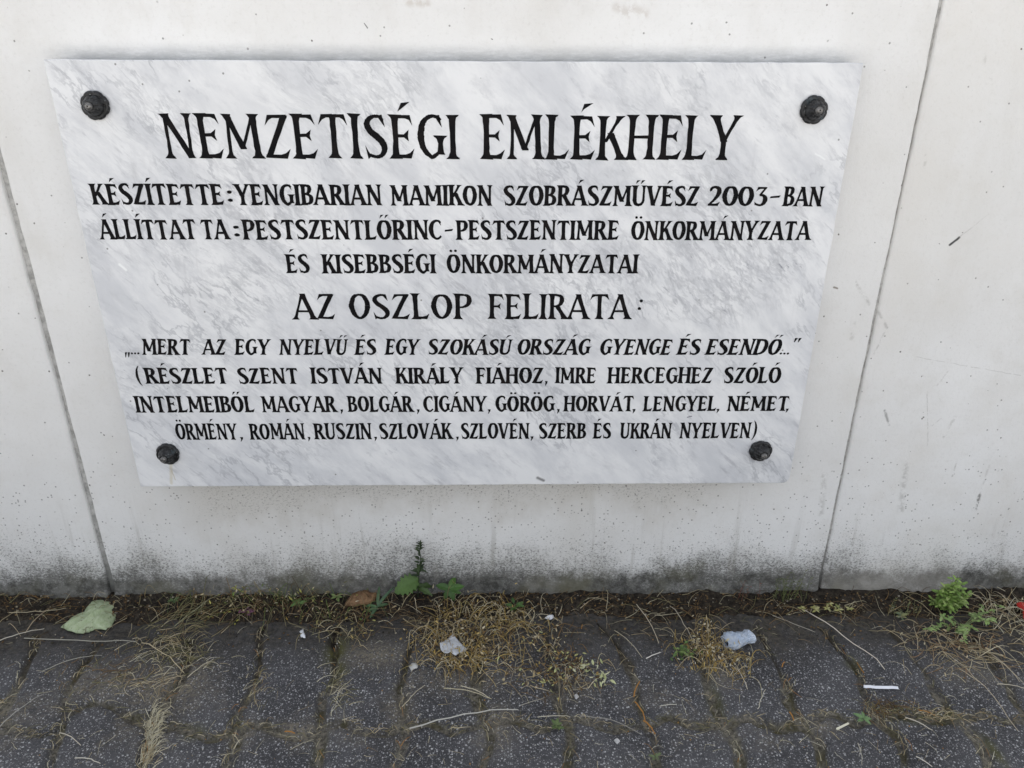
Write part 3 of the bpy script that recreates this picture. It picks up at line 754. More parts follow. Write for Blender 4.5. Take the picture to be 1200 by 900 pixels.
def seg_dist(X, Y, chunk=None):
    D = np.full(X.shape, 1.0)
    for (ax, ay, bx, by) in S:
        m = .03
        ix0 = np.searchsorted(gx, min(ax, bx) - m); ix1 = np.searchsorted(gx, max(ax, bx) + m)
        iy0 = np.searchsorted(gy, min(ay, by) - m); iy1 = np.searchsorted(gy, max(ay, by) + m)
        if ix1 <= ix0 or iy1 <= iy0: continue
        xs = X[iy0:iy1, ix0:ix1]; ys = Y[iy0:iy1, ix0:ix1]
        dx, dy = bx - ax, by - ay; L2 = dx * dx + dy * dy + 1e-12
        t = np.clip(((xs - ax) * dx + (ys - ay) * dy) / L2, 0, 1)
        d = np.hypot(xs - ax - t * dx, ys - ay - t * dy)
        D[iy0:iy1, ix0:ix1] = np.minimum(D[iy0:iy1, ix0:ix1], d)
    return D
gx = np.unique(np.concatenate([np.arange(-2.4, -1.0, .008), np.arange(-1.0, 1.05, .0028), np.arange(1.05, 2.4, .008)]))
gy = np.unique(np.concatenate([np.arange(-1.6, -.50, .007), np.arange(-.50, -.03, .0028)]))
GX, GY = np.meshgrid(gx, gy)
wx_ = GX + .0035 * vnoise(GX, GY, 3, 40) + .0015 * vnoise(GX, GY, 4, 120); wy_ = GY + .0035 * vnoise(GX, GY, 5, 40) + .0015 * vnoise(GX, GY, 6, 120)
D = seg_dist(wx_, wy_)
nearw = sstep(-.24, -.12, GY)
width = .0062 + .0030 * vnoise(GX, GY, 9, 16) - .0026 * nearw
jm = 1 - sstep(width - .0022, width + .0030, D)          # joint mask
edge = 1 - sstep(width, width + .012, D)                 # rounded arris
EDGE_Y = on_ground(600, 727).y                           # pavers end here, soil runs up to the wall
soilm = sstep(EDGE_Y - .012, EDGE_Y + .012, GY + .012 * fbm(GX, GY, 21, 14, 3))
tilt = .0012 * vnoise(GX, GY, 31, 9)
GZ = tilt - .0080 * jm * (1 - .5 * sstep(-.1, .6, fbm(GX, GY, 41, 20, 3))) - .0016 * edge + .00035 * fbm(GX, GY, 12, 260, 2) + .0012 * jm * fbm(GX, GY, 13, 200, 3)
GZ = GZ - .002 * soilm
dirt = np.clip(sstep(EDGE_Y - .13, EDGE_Y - .005, GY + .05 * fbm(GX, GY, 51, 9, 4)), 0, 1)
moss = sstep(.05, .5, fbm(GX, GY, 61, 7, 3))
def blobs(lst):
    m = np.zeros_like(GX)
    for px, py, wx, wy, a in lst:
        p = on_ground(px, py); q = on_ground(px + wx, py); r2 = on_ground(px, py + wy)
        m = np.maximum(m, a * np.exp(-((GX - p.x) / (q.x - p.x)) ** 2 - ((GY - p.y) / (r2.y - p.y)) ** 2))
    return np.clip(m, 0, 1)
sandm = blobs([(200, 805, 45, 28, 1), (130, 800, 45, 22, .8), (440, 768, 40, 16, .9), (580, 850, 22, 26, .9), (470, 830, 14, 30, .8), (345, 855, 40, 10, .7), (545, 800, 50, 14, .7), (665, 810, 26, 14, .6), (845, 790, 20, 16, .7), (1140, 790, 40, 16, .5), (960, 850, 22, 10, .7), (285, 860, 14, 18, .8)])
mossm = blobs([(394, 762, 11, 15, 1), (398, 785, 8, 10, .8), (228, 858, 10, 7, 1), (838, 822, 8, 22, .8), (845, 845, 6, 10, .8), (1090, 842, 34, 6, .9), (1165, 880, 6, 20, .7), (375, 875, 6, 14, .8), (1000, 778, 8, 8, .7)])
kg = N('grey_concrete_pavers', .85); kg.b.inputs['Specular IOR Level'].default_value = .25
J, Dm, Ms = kg.attr('joint'), kg.attr('dirt'), kg.attr('moss')
n1 = kg.noise(7, 5, .6); n2 = kg.noise(90, 5, .7); n3 = kg.noise(420, 3, .7)
c = kg.mix(kg.ramp(n1, .35, .66), (.044, .044, .048), (.084, .084, .090))
c = kg.mix(kg.math('MULTIPLY', kg.ramp(n2, .45, .75), .6), c, (.030, .030, .033))
c = kg.mix(kg.math('MULTIPLY', kg.ramp(n3, .52, .75), .5), c, (.15, .15, .16))
def flecks(scale, rad, keep, col, amt, vec=None):
    global c
    v = kg.voro(scale, vec=vec or kg.map((1, 1.0, 1))); vc = kg.xyz(v.outputs['Color'])
    nz = kg.math('MULTIPLY', kg.math('SUBTRACT', kg.noise(scale * 3.0, 2), .5), .22)
    m = kg.math('MULTIPLY', kg.ramp(kg.math('ADD', v.outputs['Distance'], nz), rad + .05, rad - .05), kg.ramp(vc[0], 1 - keep, 1 - keep + .02))
    f = kg.math('MULTIPLY', m, kg.math('MULTIPLY', kg.math('SUBTRACT', 1.0, kg.math('MULTIPLY', Dm, .85)), amt))
    f = kg.math('MULTIPLY', f, kg.ramp(vc[1], 0, 1, .45, 1.0))
    c = kg.mix(f, c, col)
flecks(230, .29, .46, (.44, .44, .45), .95)
flecks(380, .30, .50, (.36, .365, .375), .85)
flecks(560, .32, .40, (.30, .30, .31), .7)
flecks(120, .17, .14, (.55, .56, .57), .9)
# trodden soil film near the wall, sandy patches
film = kg.math('MULTIPLY', Dm, kg.ramp(kg.noise(40, 5, .7), .30, .62, .45, .95))
c = kg.mix(film, c, kg.mix(kg.ramp(kg.noise(130, 4, .7), .35, .65), (.024, .022, .019), (.072, .064, .052)))
sand = kg.math('MULTIPLY', kg.math('ADD', kg.attr('sand'), kg.math('MULTIPLY', kg.ramp(kg.noise(6, 5, .65, vec=kg.map(loc=(3, 1, 0))), .54, .72), .5)), kg.ramp(kg.noise(170, 5, .8), .36, .60), clamp=True)
c = kg.mix(kg.math('MULTIPLY', sand, .92), c, (.20, .175, .130))
mo = kg.math('MULTIPLY', kg.attr('green'), kg.ramp(kg.noise(120, 4, .75), .26, .50))
c = kg.mix(kg.math('MULTIPLY', mo, .95), c, (.085, .084, .018))
jc = kg.mix(kg.ramp(kg.noise(190, 5, .78), .36, .62), (.050, .046, .038), (.20, .185, .15))
jc = kg.mix(kg.math('MULTIPLY', kg.ramp(kg.noise(26, 3), .50, .66), .75), jc, (.058, .052, .022))
jc = kg.mix(kg.math('MULTIPLY', Ms, .35), jc, (.075, .068, .035))
jc = kg.mix(kg.math('MULTIPLY', kg.ramp(kg.xyz()[1], -.22, -.12), .75), jc, kg.mix(kg.ramp(kg.noise(210, 4, .75), .40, .65), (.018, .015, .012), (.07, .055, .035)))
jm_n = kg.math('MULTIPLY', J, kg.ramp(kg.noise(55, 4, .7), .34, .52, .12, 1.0))
c = kg.mix(jm_n, c, jc)
kg.color(c)
kg.bump(kg.math('ADD', kg.noise(260, 4, .7), kg.math('MULTIPLY', n3, .6)), .7, .0016)
pav = grid_mesh('pavement', GX, GY, GZ, kg.m, None, {'joint': jm, 'dirt': dirt, 'moss': moss, 'sand': sandm, 'green': mossm})
tag(pav, 'dark grey wavy interlocking paving blocks below the white wall', 'pavement', kind='structure')
# the rest of the ground: a sheet to the horizon a step lower than the pavers' underside
kf = N('pale_concrete_ground', .9); kf.color(kf.mix(kf.ramp(kf.noise(3, 5, .6), .35, .65), (.36, .35, .33), (.44, .425, .40)))
gnd = mesh_obj('ground', [(-250, -250, -.016), (250, -250, -.016), (250, 250, -.016), (-250, 250, -.016)], [(0, 1, 2, 3)], kf.m)
tag(gnd, 'pale concrete yard stretching away from the wall', 'ground', kind='structure')

# soil strip
sx_ = np.arange(-1.6, 1.6, .0035); sy_ = np.arange(-.115, .012, .0035)
SX, SY = np.meshgrid(sx_, sy_)
prof = sstep(EDGE_Y - .030, EDGE_Y + .035, SY + .016 * fbm(SX, SY, 71, 16, 3))
SZ = -.009 + prof * (.0125 + .007 * fbm(SX, SY, 73, 24, 4) + .003 * fbm(SX, SY, 75, 110, 2)) + .006 * sstep(-.03, .0, SY)
ks = N('dark_soil', .95)
ks.b.inputs['Specular IOR Level'].default_value = .15
sc_ = ks.mix(ks.ramp(ks.noise(120, 5, .75), .36, .66), (.016, .0135, .011), (.062, .051, .039))
sc_ = ks.mix(ks.ramp(ks.noise(420, 3, .7), .62, .75), sc_, (.085, .070, .050))
ks.color(sc_); ks.bump(ks.noise(220, 5, .75), 1.0, .004)
soil = grid_mesh('soil', SX, SY, SZ, ks.m)
tag(soil, 'strip of dark soil between the wall foot and the paving', 'soil', kind='structure')
def soil_z(x, y):
    i = int(np.clip(round((y + .115) / .0035), 0, len(sy_) - 1)); j = int(np.clip(round((x + 1.6) / .0035), 0, len(sx_) - 1))
    return max(float(SZ[i, j]), float(-.006)) if y > EDGE_Y - .02 else 0.0

# ------------------------------------------------------------------ small plants, litter and straw
TINT = vcol_mat('dry_plant_fibre', .85, .15)
class TB:
    """tinted mesh builder"""
    def __init__(s): s.V, s.F, s.T = [], [], []
    def strand(s, pts, r, col, taper=.4):
        n = len(pts); k0 = len(s.V)
        for i, p in enumerate(pts):
            d = (pts[min(n - 1, i + 1)] - pts[max(0, i - 1)]); d = d.normalized() if d.length > 1e-9 else Vector((1, 0, 0))
            a = d.cross(Vector((0.13, .21, 1))).normalized(); b = d.cross(a)
            rr = r * (1 - (1 - taper) * i / max(1, n - 1))
            for q in range(3):
                ang = q * 2.0944
                s.V.append(p + (a * math.cos(ang) + b * math.sin(ang)) * rr); s.T.append(col)
        for i in range(n - 1):
            for q in range(3):
                s.F.append((k0 + i * 3 + q, k0 + i * 3 + (q + 1) % 3, k0 + (i + 1) * 3 + (q + 1) % 3, k0 + (i + 1) * 3 + q))
        s.F.append((k0 + 2, k0 + 1, k0)); e = k0 + (n - 1) * 3; s.F.append((e, e + 1, e + 2))
    def leaf(s, base, d, up, L, W, col, bend=.2, rows=5, fold=.25, shape=1.0, lobes=0):
        d = d.normalized(); side = d.cross(up).normalized(); up = side.cross(d).normalized()
        k0 = len(s.V)
        for i in range(rows + 1):
            u = i / rows
            wv = W * .5 * (1.95 * (u ** .62) * (1 - u) ** .80 + .03)
            if lobes: wv *= 1 + .22 * (1 if i % 2 else -1) * (0 < u < 1)
            c_ = base + d * (L * u) + up * (-bend * L * u * u)
            cc = tuple(min(1, q * (1.0 + .12 * math.sin(7 * u + L * 900))) for q in col)
            s.V += [c_ - side * wv + up * wv * fold, c_, c_ + side * wv + up * wv * fold]; s.T += [cc, tuple(q * 1.12 for q in col), cc]
        for i in range(rows):
            a = k0 + 3 * i
            s.F += [(a, a + 1, a + 4, a + 3), (a + 1, a + 2, a + 5, a + 4)]
    def chip(s, p, size, col, rnd, flat=.35):
        k0 = len(s.V)
        rot = Matrix.Rotation(rnd.uniform(0, 6.28), 3, 'Z') @ Matrix.Rotation(rnd.gauss(0, .4), 3, 'X')
        for sz in (-1, 1):
            for q in range(4):
                a = q * 1.5708 + .5
                v = Vector((math.cos(a) * rnd.uniform(.6, 1.2), math.sin(a) * rnd.uniform(.4, .9), sz * flat * rnd.uniform(.7, 1.2))) * size
                s.V.append(p + rot @ v); s.T.append(col)
        s.F += [(k0 + 3, k0 + 2, k0 + 1, k0), (k0 + 4, k0 + 5, k0 + 6, k0 + 7)] + [(k0 + q, k0 + (q + 1) % 4, k0 + 4 + (q + 1) % 4, k0 + 4 + q) for q in range(4)]
    def build(s, name, mat=None, parent=None, origin=None):
        org = origin or Vector((0, 0, 0))
        o = mesh_obj(name, [v - org for v in s.V], s.F, mat or TINT)
        at = o.data.color_attributes.new('tint', 'FLOAT_COLOR', 'POINT')
        at.data.foreach_set('color', np.array([(*c_, 1) for c_ in s.T], dtype=np.float32).ravel())
        if parent: o.parent = parent
        elif origin: o.location = org
        return o
STRAW = [(.44, .37, .24), (.37, .31, .19), (.50, .44, .31), (.30, .24, .14), (.22, .16, .09), (.42, .38, .26)]
PALE = [(.50, .46, .34), (.45, .41, .28), (.54, .51, .40)]
OLIVE = [(.15, .14, .070), (.20, .18, .09), (.12, .115, .06), (.26, .22, .12)]
GOLD = [(.34, .24, .075), (.28, .20, .07), (.40, .30, .12), (.24, .16, .06), (.32, .26, .11)]
BROWN = [(.10, .065, .035), (.14, .09, .045), (.075, .05, .03), (.19, .12, .055)]
rn = random.Random(77)
def gp(px, py, h=0.0):
    p = on_ground(px, py); z = soil_z(p.x, p.y); return Vector((p.x, p.y, z + h))
def curl(p, ang, L, lift, bend, n=6, rnd=rn):
    """a strand lying on the ground, rising to `lift` in the middle"""
    pts = []; a = ang; q = p.copy(); st = L / (n - 1)
    for i in range(n):
        u = i / (n - 1)
        zz = soil_z(q.x, q.y)
        pts.append(Vector((q.x, q.y, max(zz, 0) + .0015 + lift * math.sin(math.pi * u))))
        q = q + Vector((math.cos(a), math.sin(a), 0)) * st; a += bend / n + rnd.gauss(0, .12)
    return pts
def scatter(tb, px, py, sx, sy, n, cols, Lr, ang, spread, lift=.006, r=.0005, bend=.6):
    for _ in range(n):
        p = gp(rn.gauss(px, sx), rn.gauss(py, sy))
        if p.y > -.004: p.y = -.006
        L = rn.uniform(*Lr)
        tb.strand(curl(p, ang + rn.gauss(0, spread), L, abs(rn.gauss(0, lift)), rn.gauss(0, bend)), r * rn.uniform(.6, 1.3), rn.choice(cols))

# -- stuff: loose dry grass everywhere along the foot of the wall and in the joints
tb = TB()
for _ in range(720):
    px = rn.uniform(-60, 1260); py = rn.gauss(716, 12)
    if py < 698: py = 698 + rn.random() * 14
    p = gp(px, py)
    if p.y > -.006: p.y = -.008
    tb.strand(curl(p, rn.uniform(0, 6.28) if rn.random() < .5 else rn.gauss(0, .5), rn.uniform(.012, .05), abs(rn.gauss(0, .006)), rn.gauss(0, .8)), rn.uniform(.00025, .0006), rn.choice(STRAW + BROWN + BROWN + BROWN + OLIVE))
for _ in range(330):
    px = rn.uniform(-20, 1220); py = rn.uniform(735, 895)
    tb.strand(curl(gp(px, py), rn.uniform(0, 6.28), rn.uniform(.006, .024), abs(rn.gauss(0, .002)), rn.gauss(0, .5), 4), rn.uniform(.0002, .00045), rn.choice(STRAW + PALE))
for j, jd in enumerate(joints[:14]):
    dens = 50 if j in (2, 3, 10, 11) else 28
    for _ in range(dens):
        i = rn.randrange(len(jd) - 1); p = jd[i].lerp(jd[i + 1], rn.random()); d = (jd[i + 1] - jd[i])
        q = Vector((p.x + rn.gauss(0, .0035), p.y, -.002))
        tb.strand(curl(q, math.atan2(d.y, d.x) + rn.gauss(0, .5) + (math.pi if rn.random() < .5 else 0), rn.uniform(.006, .022), abs(rn.gauss(0, .003)), rn.gauss(0, .8), 4), rn.uniform(.0003, .0006), rn.choice(STRAW + OLIVE + PALE + [(.32, .16, .05)]))
for r_ in rows_g:
    for _ in range(22):
        i = rn.randrange(len(r_) - 1); p = r_[i].lerp(r_[i + 1], rn.random())
        tb.strand(curl(Vector((p.x, p.y + rn.gauss(0, .003), -.002)), rn.gauss(0, .6) + (math.pi if rn.random() < .5 else 0), rn.uniform(.006, .02), abs(rn.gauss(0, .003)), rn.gauss(0, .8), 4), rn.uniform(.0003, .0006), rn.choice(STRAW + OLIVE))
tag(tb.build('dry_grass'), 'scattered dry grass bits along the wall foot and in the paving joints', 'dry grass', kind='stuff')
# -- stuff: crumbs of leaf, soil and grit
tb = TB()
for _ in range(2600):
    px = rn.uniform(-80, 1280); py = 700 + abs(rn.gauss(0, 22))
    p = gp(px, py)
    if p.y > -.004: p.y = -.006
    tb.chip(p + Vector((0, 0, .001)), rn.uniform(.0007, .0026), rn.choice(BROWN + BROWN + [(.02, .018, .015), (.035, .03, .024), (.05, .045, .035), (.22, .19, .13), (.28, .25, .2)]), rn, .3)
for _ in range(520):
    p = gp(rn.uniform(-20, 1220), rn.uniform(740, 900))
    tb.chip(p + Vector((0, 0, .0006)), rn.uniform(.0005, .0014), rn.choice([(.34, .32, .27), (.42, .41, .38), (.26, .22, .15), (.30, .17, .06), (.46, .46, .44)]), rn, .4)
tag(tb.build('leaf_litter'), 'crumbs of leaf, soil and grit lying at the wall foot', 'litter', kind='stuff')

# -- dried weeds, each a thing
def dried_weed(px, py, label, spots, cols, leafcols, n_st, n_lf, Lr, lsize, lift, ang=0, spread=3):
    o0 = gp(px, py); root = empty('dried_weed', o0, label, 'dried weed', 'dried weeds on the paving')
    st = TB(); lf = TB()
    for _ in range(n_st):
        sx, sy, wx, wy = rn.choice(spots)
        p = gp(rn.gauss(sx, wx), rn.gauss(sy, wy))
        if p.y > -.008: p.y = -.010
        st.strand(curl(p, ang + rn.gauss(0, spread), rn.uniform(*Lr), abs(rn.gauss(0, lift)), rn.gauss(0, 1.0)), rn.uniform(.00035, .0008), rn.choice(cols))
    for _ in range(n_lf):
        sx, sy, wx, wy = rn.choice(spots)
        p = gp(rn.gauss(sx, wx), rn.gauss(sy, wy), abs(rn.gauss(0, lift * .9)) + .002)
        if p.y > -.008: p.y = -.010
        a = rn.uniform(0, 6.28); el = rn.gauss(.1, .5)
        L = lsize * rn.uniform(.5, 1.3)
        lf.leaf(p, Vector((math.cos(a), math.sin(a), el)), Vector((rn.gauss(0, .5), rn.gauss(0, .5), 1)), L, L * rn.uniform(.35, .65), rn.choice(leafcols), rn.gauss(0, .5), 3, rn.uniform(-.2, .7))
    st.build('stems', None, root, o0); lf.build('leaves', None, root, o0)
    return root
dried_weed(540, 740, 'large golden brown dried weed under the tall dark green weed', [(545, 735, 26, 16), (520, 755, 24, 16), (545, 775, 22, 8), (590, 750, 26, 18), (575, 728, 30, 10)], GOLD + STRAW + BROWN[3:], GOLD + STRAW[:3] + BROWN[3:], 520, 620, (.010, .045), .0058, .010)
dried_weed(655, 785, 'brown dried weed with pale yellow-green leaves in the middle of the paving', [(655, 775, 14, 16), (645, 800, 20, 10), (668, 790, 18, 12)], BROWN + STRAW, BROWN + BROWN + GOLD + [(.40, .42, .20), (.44, .45, .25), (.38, .38, .17)], 110, 240, (.010, .03), .0062, .008)
dried_weed(820, 765, 'straw-yellow dried weed beside the crumpled clear plastic', [(815, 765, 16, 12), (838, 770, 18, 10), (850, 782, 20, 7), (825, 750, 8, 12)], STRAW + GOLD, STRAW + PALE + GOLD, 170, 200, (.012, .045), .0062, .012)
dried_weed(1115, 760, 'flattened straw-coloured dried weed under the bright green leafy weed', [(1110, 755, 24, 11), (1130, 770, 22, 12), (1090, 745, 16, 8), (1150, 760, 24, 12)], STRAW + [(.26, .17, .10)], STRAW + BROWN[2:], 150, 70, (.02, .07), .007, .007)
dried_weed(1185, 735, 'tangled pale dried weed at the far right beside the red scrap', [(1185, 725, 18, 10), (1195, 745, 16, 12), (1170, 712, 20, 7)], STRAW + PALE, STRAW, 120, 40, (.02, .06), .006, .010)
dried_weed(300, 715, 'long row of thin dried weeds with tiny yellow leaves at the wall foot', [(280, 712, 40, 9), (340, 712, 40, 9), (395, 722, 30, 10), (320, 704, 50, 7)], OLIVE + BROWN + BROWN + STRAW[3:5] + [(.12, .16, .05), (.16, .19, .07), (.10, .14, .05)], OLIVE + [(.12, .17, .05), (.15, .20, .06)] + [(.36, .34, .10), (.28, .26, .10)] + STRAW, 150, 210, (.015, .055), .006, .016)
dried_weed(395, 745, 'small olive dried weed beside the white crumb', [(395, 738, 18, 10), (380, 728, 16, 8), (420, 745, 12, 8)], OLIVE + STRAW, OLIVE + GOLD, 50, 60, (.010, .03), .006, .006)
dried_weed(620, 740, 'thin pale dried weed trailing right of the grey scrap', [(615, 735, 22, 14), (640, 760, 20, 14), (605, 790, 22, 14)], STRAW + BROWN[2:], STRAW + [(.38, .40, .19)], 60, 55, (.015, .05), .007, .006)
dried_weed(690, 790, 'sprig of pale yellow-green leaves trailing right of the brown dried weed', [(682, 785, 7, 4), (695, 790, 6, 4), (705, 800, 5, 3)], STRAW, [(.44, .46, .26), (.40, .43, .22), (.48, .48, .32)], 8, 46, (.010, .03), .0085, .006)
# straw tufts
def tuft(px, py, label, parts):
    o0 = gp(px, py); t_ = TB()
    for a in parts: scatter(t_, *a)
    o = t_.build('dry_grass_tuft', None, None, o0); tag(o, label, 'dry grass', 'tufts of dry grass'); return o
tuft(190, 765, 'olive dry grass tuft fanned over the paving right of the large pale leaf',
     [(200, 755, 20, 10, 110, OLIVE + STRAW, (.012, .035), R(-40), .9, .005), (195, 772, 28, 10, 90, OLIVE + PALE, (.010, .03), R(30), .8, .003), (130, 790, 32, 12, 90, OLIVE + BROWN, (.010, .025), R(25), .8, .002), (170, 800, 22, 10, 60, STRAW, (.010, .03), R(25), .9, .003), (215, 730, 25, 10, 60, OLIVE, (.02, .06), R(40), .4, .01)])
tuft(178, 865, 'pale dry grass tuft filling a paving joint at the lower left',
     [(182, 845, 4, 9, 70, PALE, (.008, .022), R(80), .5, .005), (176, 868, 4, 10, 80, PALE, (.008, .022), R(75), .5, .005), (170, 890, 5, 7, 60, PALE + STRAW, (.008, .022), R(75), .5, .005)])
tuft(1045, 832, 'dark brown dry grass tuft in a paving joint under the white stick',
     [(1040, 832, 16, 5, 110, BROWN + OLIVE, (.008, .024), 0, 2, .005), (1085, 838, 24, 4, 80, OLIVE + STRAW, (.008, .022), 0, .7, .003)])
tuft(280, 800, 'short dry grass tuft in the joint below the white crumb', [(300, 800, 6, 20, 40, STRAW + OLIVE, (.008, .02), R(70), .8, .004), (393, 815, 8, 16, 50, PALE + OLIVE, (.01, .03), R(40), .6, .004)])

# -- longer straws, one by one
def straw(a, b, label, r=.0009, col=(.44, .39, .29), bow=.0, lift=.004, name='straw'):
    A, B = gp(*a), gp(*b); n = 9; t_ = TB(); nrm = Vector((-(B - A).y, (B - A).x, 0))
    lift = min(lift, .05 * (B - A).length)
    pts = [A.lerp(B, i / (n - 1)) + nrm * (bow * math.sin(math.pi * i / (n - 1)) + rn.gauss(0, .009)) + Vector((0, 0, .0012 + r + lift * math.sin(math.pi * i / (n - 1)))) for i in range(n)]
    t_.strand(pts, r * .8, col, .7)
    o = t_.build(name, None, None, A); tag(o, label, 'straw', 'loose straws on the ground'); return o
straw((943, 715), (1038, 785), 'long pale straw slanting above the white stick', .0013, (.55, .51, .43))
straw((480, 855), (607, 832), 'long grey straw with fine knots lying across the middle paving', .0014, (.42, .41, .37), .02)
straw((1108, 765), (1190, 858), 'long thin curved straw at the right below the leafy weed', .0009, (.40, .35, .26), .05)
straw((28, 750), (160, 753), 'long grey straw below the large pale leaf', .0011, (.33, .32, .27), -.02)
straw((0, 853), (50, 815), 'stiff grey straw at the lower left edge', .0010, (.30, .29, .26), .03)
straw((50, 788), (120, 768), 'thin grey straw bent left of the olive tuft', .0008, (.34, .33, .28), .03)
straw((0, 752), (60, 735), 'pale straw at the left edge above the paving', .0011, (.46, .43, .36), .03)
straw((10, 720), (78, 716), 'short straw left of the large pale leaf', .0009, (.40, .35, .24), -.08)
straw((30, 743), (58, 716), 'knotted brown straw rising to the left of the pale leaf', .0009, (.36, .29, .2), .05)
straw((200, 737), (260, 700), 'grey-green straw leaning on the soil below the left joint', .0010, (.26, .26, .17), .03)
straw((220, 795), (250, 774), 'short straw to the right of the olive tuft', .0008, (.46, .42, .32), .02)
straw((165, 755), (215, 790), 'straw crossing the olive tuft diagonally', .0010, (.44, .38, .25), .05)
straw((540, 805), (575, 820), 'pale straw stub below the golden weed', .0009, (.5, .46, .34), .02)
straw((472, 830), (498, 804), 'short straw left below the golden weed', .0008, (.42, .38, .28), .02)
straw((520, 808), (576, 820), 'straw running out from under the grey scrap', .0009, (.44, .40, .28), .02)
straw((555, 778), (582, 806), 'yellow straw stalk right below the grey scrap', .0007, (.40, .32, .16), .02)
straw((600, 720), (660, 835), 'long trailing stalk crossing to the seedling in the middle', .0008, (.32, .28, .18), .10, .012)
straw((600, 722), (610, 778), 'upright stalk below the small rosette weed', .0008, (.40, .36, .24), .03)
straw((610, 828), (640, 818), 'thin straw left of the middle seedling', .0007, (.34, .32, .27), -.03)
straw((630, 842), (668, 841), 'flat pale straw at the middle seedling', .0009, (.46, .43, .34), 0)
straw((680, 840), (752, 862), 'thin grey stem right of the middle seedling', .0008, (.28, .27, .24), .05)
straw((710, 732), (752, 772), 'pale straw bent below the wall right of centre', .0008, (.42, .38, .28), .06)
straw((745, 712), (772, 755), 'pale straw leaning from the soil right of centre', .0009, (.46, .41, .31), .03)
straw((757, 773), (774, 766), 'short white straw on the paving right of centre', .0011, (.62, .60, .55), 0)
straw((773, 829), (793, 827), 'tiny pale straw lying level on the paving', .0009, (.48, .46, .40), 0)
straw((785, 715), (815, 762), 'grey straw leaning to the yellow dried weed', .0009, (.36, .33, .26), .03, .012)
straw((680, 715), (702, 704), 'short tan straw lying on the soil', .0008, (.46, .38, .26), .03)
straw((864, 785), (876, 809), 'pale straw below the clear plastic', .0010, (.52, .47, .38), .01)
straw((888, 832), (897, 809), 'short grey straw right below the clear plastic', .0009, (.44, .42, .35), .02)
straw((905, 722), (955, 742), 'grey straw right of the clear plastic', .0009, (.33, .31, .26), -.05, .008)
straw((1060, 842), (1092, 857), 'pale straw below the brown joint tuft', .0010, (.5, .47, .4), .02)
straw((1168, 803), (1200, 808), 'pale straw at the right edge', .0010, (.46, .42, .33), .02)
straw((1005, 872), (1010, 898), 'thin straw at the bottom right', .0008, (.38, .36, .3), .03)
straw((1073, 888), (1092, 900), 'pale straw at the bottom edge on the right', .0011, (.5, .48, .43), 0)
straw((88, 890), (118, 896), 'pale straw at the bottom edge on the left', .0010, (.46, .44, .38), .05)
straw((70, 860), (95, 875), 'pale straw below the left joint crossing', .0009, (.44, .41, .34), .04)
straw((340, 880), (368, 868), 'thin dark straw right of the lower joint crossing', .0008, (.28, .26, .2), .02)
straw((1150, 760), (1195, 800), 'grey straw pair slanting at the right', .0009, (.36, .31, .24), .03)

for a_, b_, nm in (((742, 818), (750, 800), 'orange-brown dry needle in the joint right of the middle'), ((744, 824), (756, 846), 'orange-brown dry needle lying along the joint right of the middle'), ((754, 846), (768, 862), 'lower orange-brown dry needle along the joint right of the middle'),
                   ((681, 738), (685, 728), 'short orange needle on the soil right of centre'), ((1012, 790), (1004, 778), 'short orange needle above the white stick'), ((925, 836), (930, 846), 'short orange needle in the joint left of the wood splinter'), ((916, 783), (919, 777), 'tiny orange needle below the grey straw'),
                   ((1076, 834), (1095, 840), 'orange-tan needle on the brown joint tuft'), ((334, 859), (346, 861), 'short orange needle in the row joint at the lower left')):
    straw(a_, b_, nm, .0014, (.34, .17, .05), .05, .002, 'dry_needle')
# -- living weeds
LEAF = None
def leafmat():
    k = N('green_leaf', .5); k.b.inputs['Specular IOR Level'].default_value = .35
    c = k.attr('tint', 'Color'); n = k.noise(220, 4, .6)
    k.color(k.mix(k.ramp(n, .35, .7, 0, .5), c, k.mix(.5, c, (.02, .03, .01))))
    k.b.inputs['Transmission Weight'].default_value = 0.0
    return k.m
LEAF = leafmat()
def weed(name, px, py, label, build, grp=None):
    o0 = gp(px, py)
    if o0.y > -.012: o0.y = -.012; o0.z = soil_z(o0.x, o0.y)
    root = empty(name, o0, label, 'weed', grp); st = TB(); lf = TB()
    build(o0, st, lf)
    if st.V: st.build('stem', LEAF, root, o0)
    if lf.V: lf.build('leaves', LEAF, root, o0)
    return root
def tall_dark(o, st, lf):
    top = on_wall(492, 636, o.y); pts = [o.lerp(top, i / 7) + Vector((rn.gauss(0, .0012), rn.gauss(0, .001), 0)) for i in range(8)]
    st.strand(pts, .0013, (.030, .045, .022), .5)
    for i in range(34):
        u = rn.uniform(.40, 1.0); p = o.lerp(top, u); a = rn.uniform(0, 6.28)
        L = .011 * (1.15 - u) + .005
        lf.leaf(p, Vector((math.cos(a) * .6, math.sin(a) * .5, rn.uniform(-.2, 1.3))), Vector((0, -.3, 1)), L, L * .5, rn.choice([(.030, .050, .020), (.045, .070, .025), (.022, .038, .018)]), rn.uniform(.2, 1.0), 4, .4)
    for a, L, el in ((2.6, .03, .3), (.5, .03, .2), (3.6, .028, .1), (5.6, .026, .1)):
        lf.leaf(o + Vector((0, 0, .02)), Vector((math.cos(a), math.sin(a) * .7, el)), Vector((0, -.4, 1)), L, L * .5, (.05, .085, .025), .5, 5, .3, 1, 1)
weed('tall_weed', 491, 702, 'tall thin dark green weed standing alone against the wall below the plaque', tall_dark)
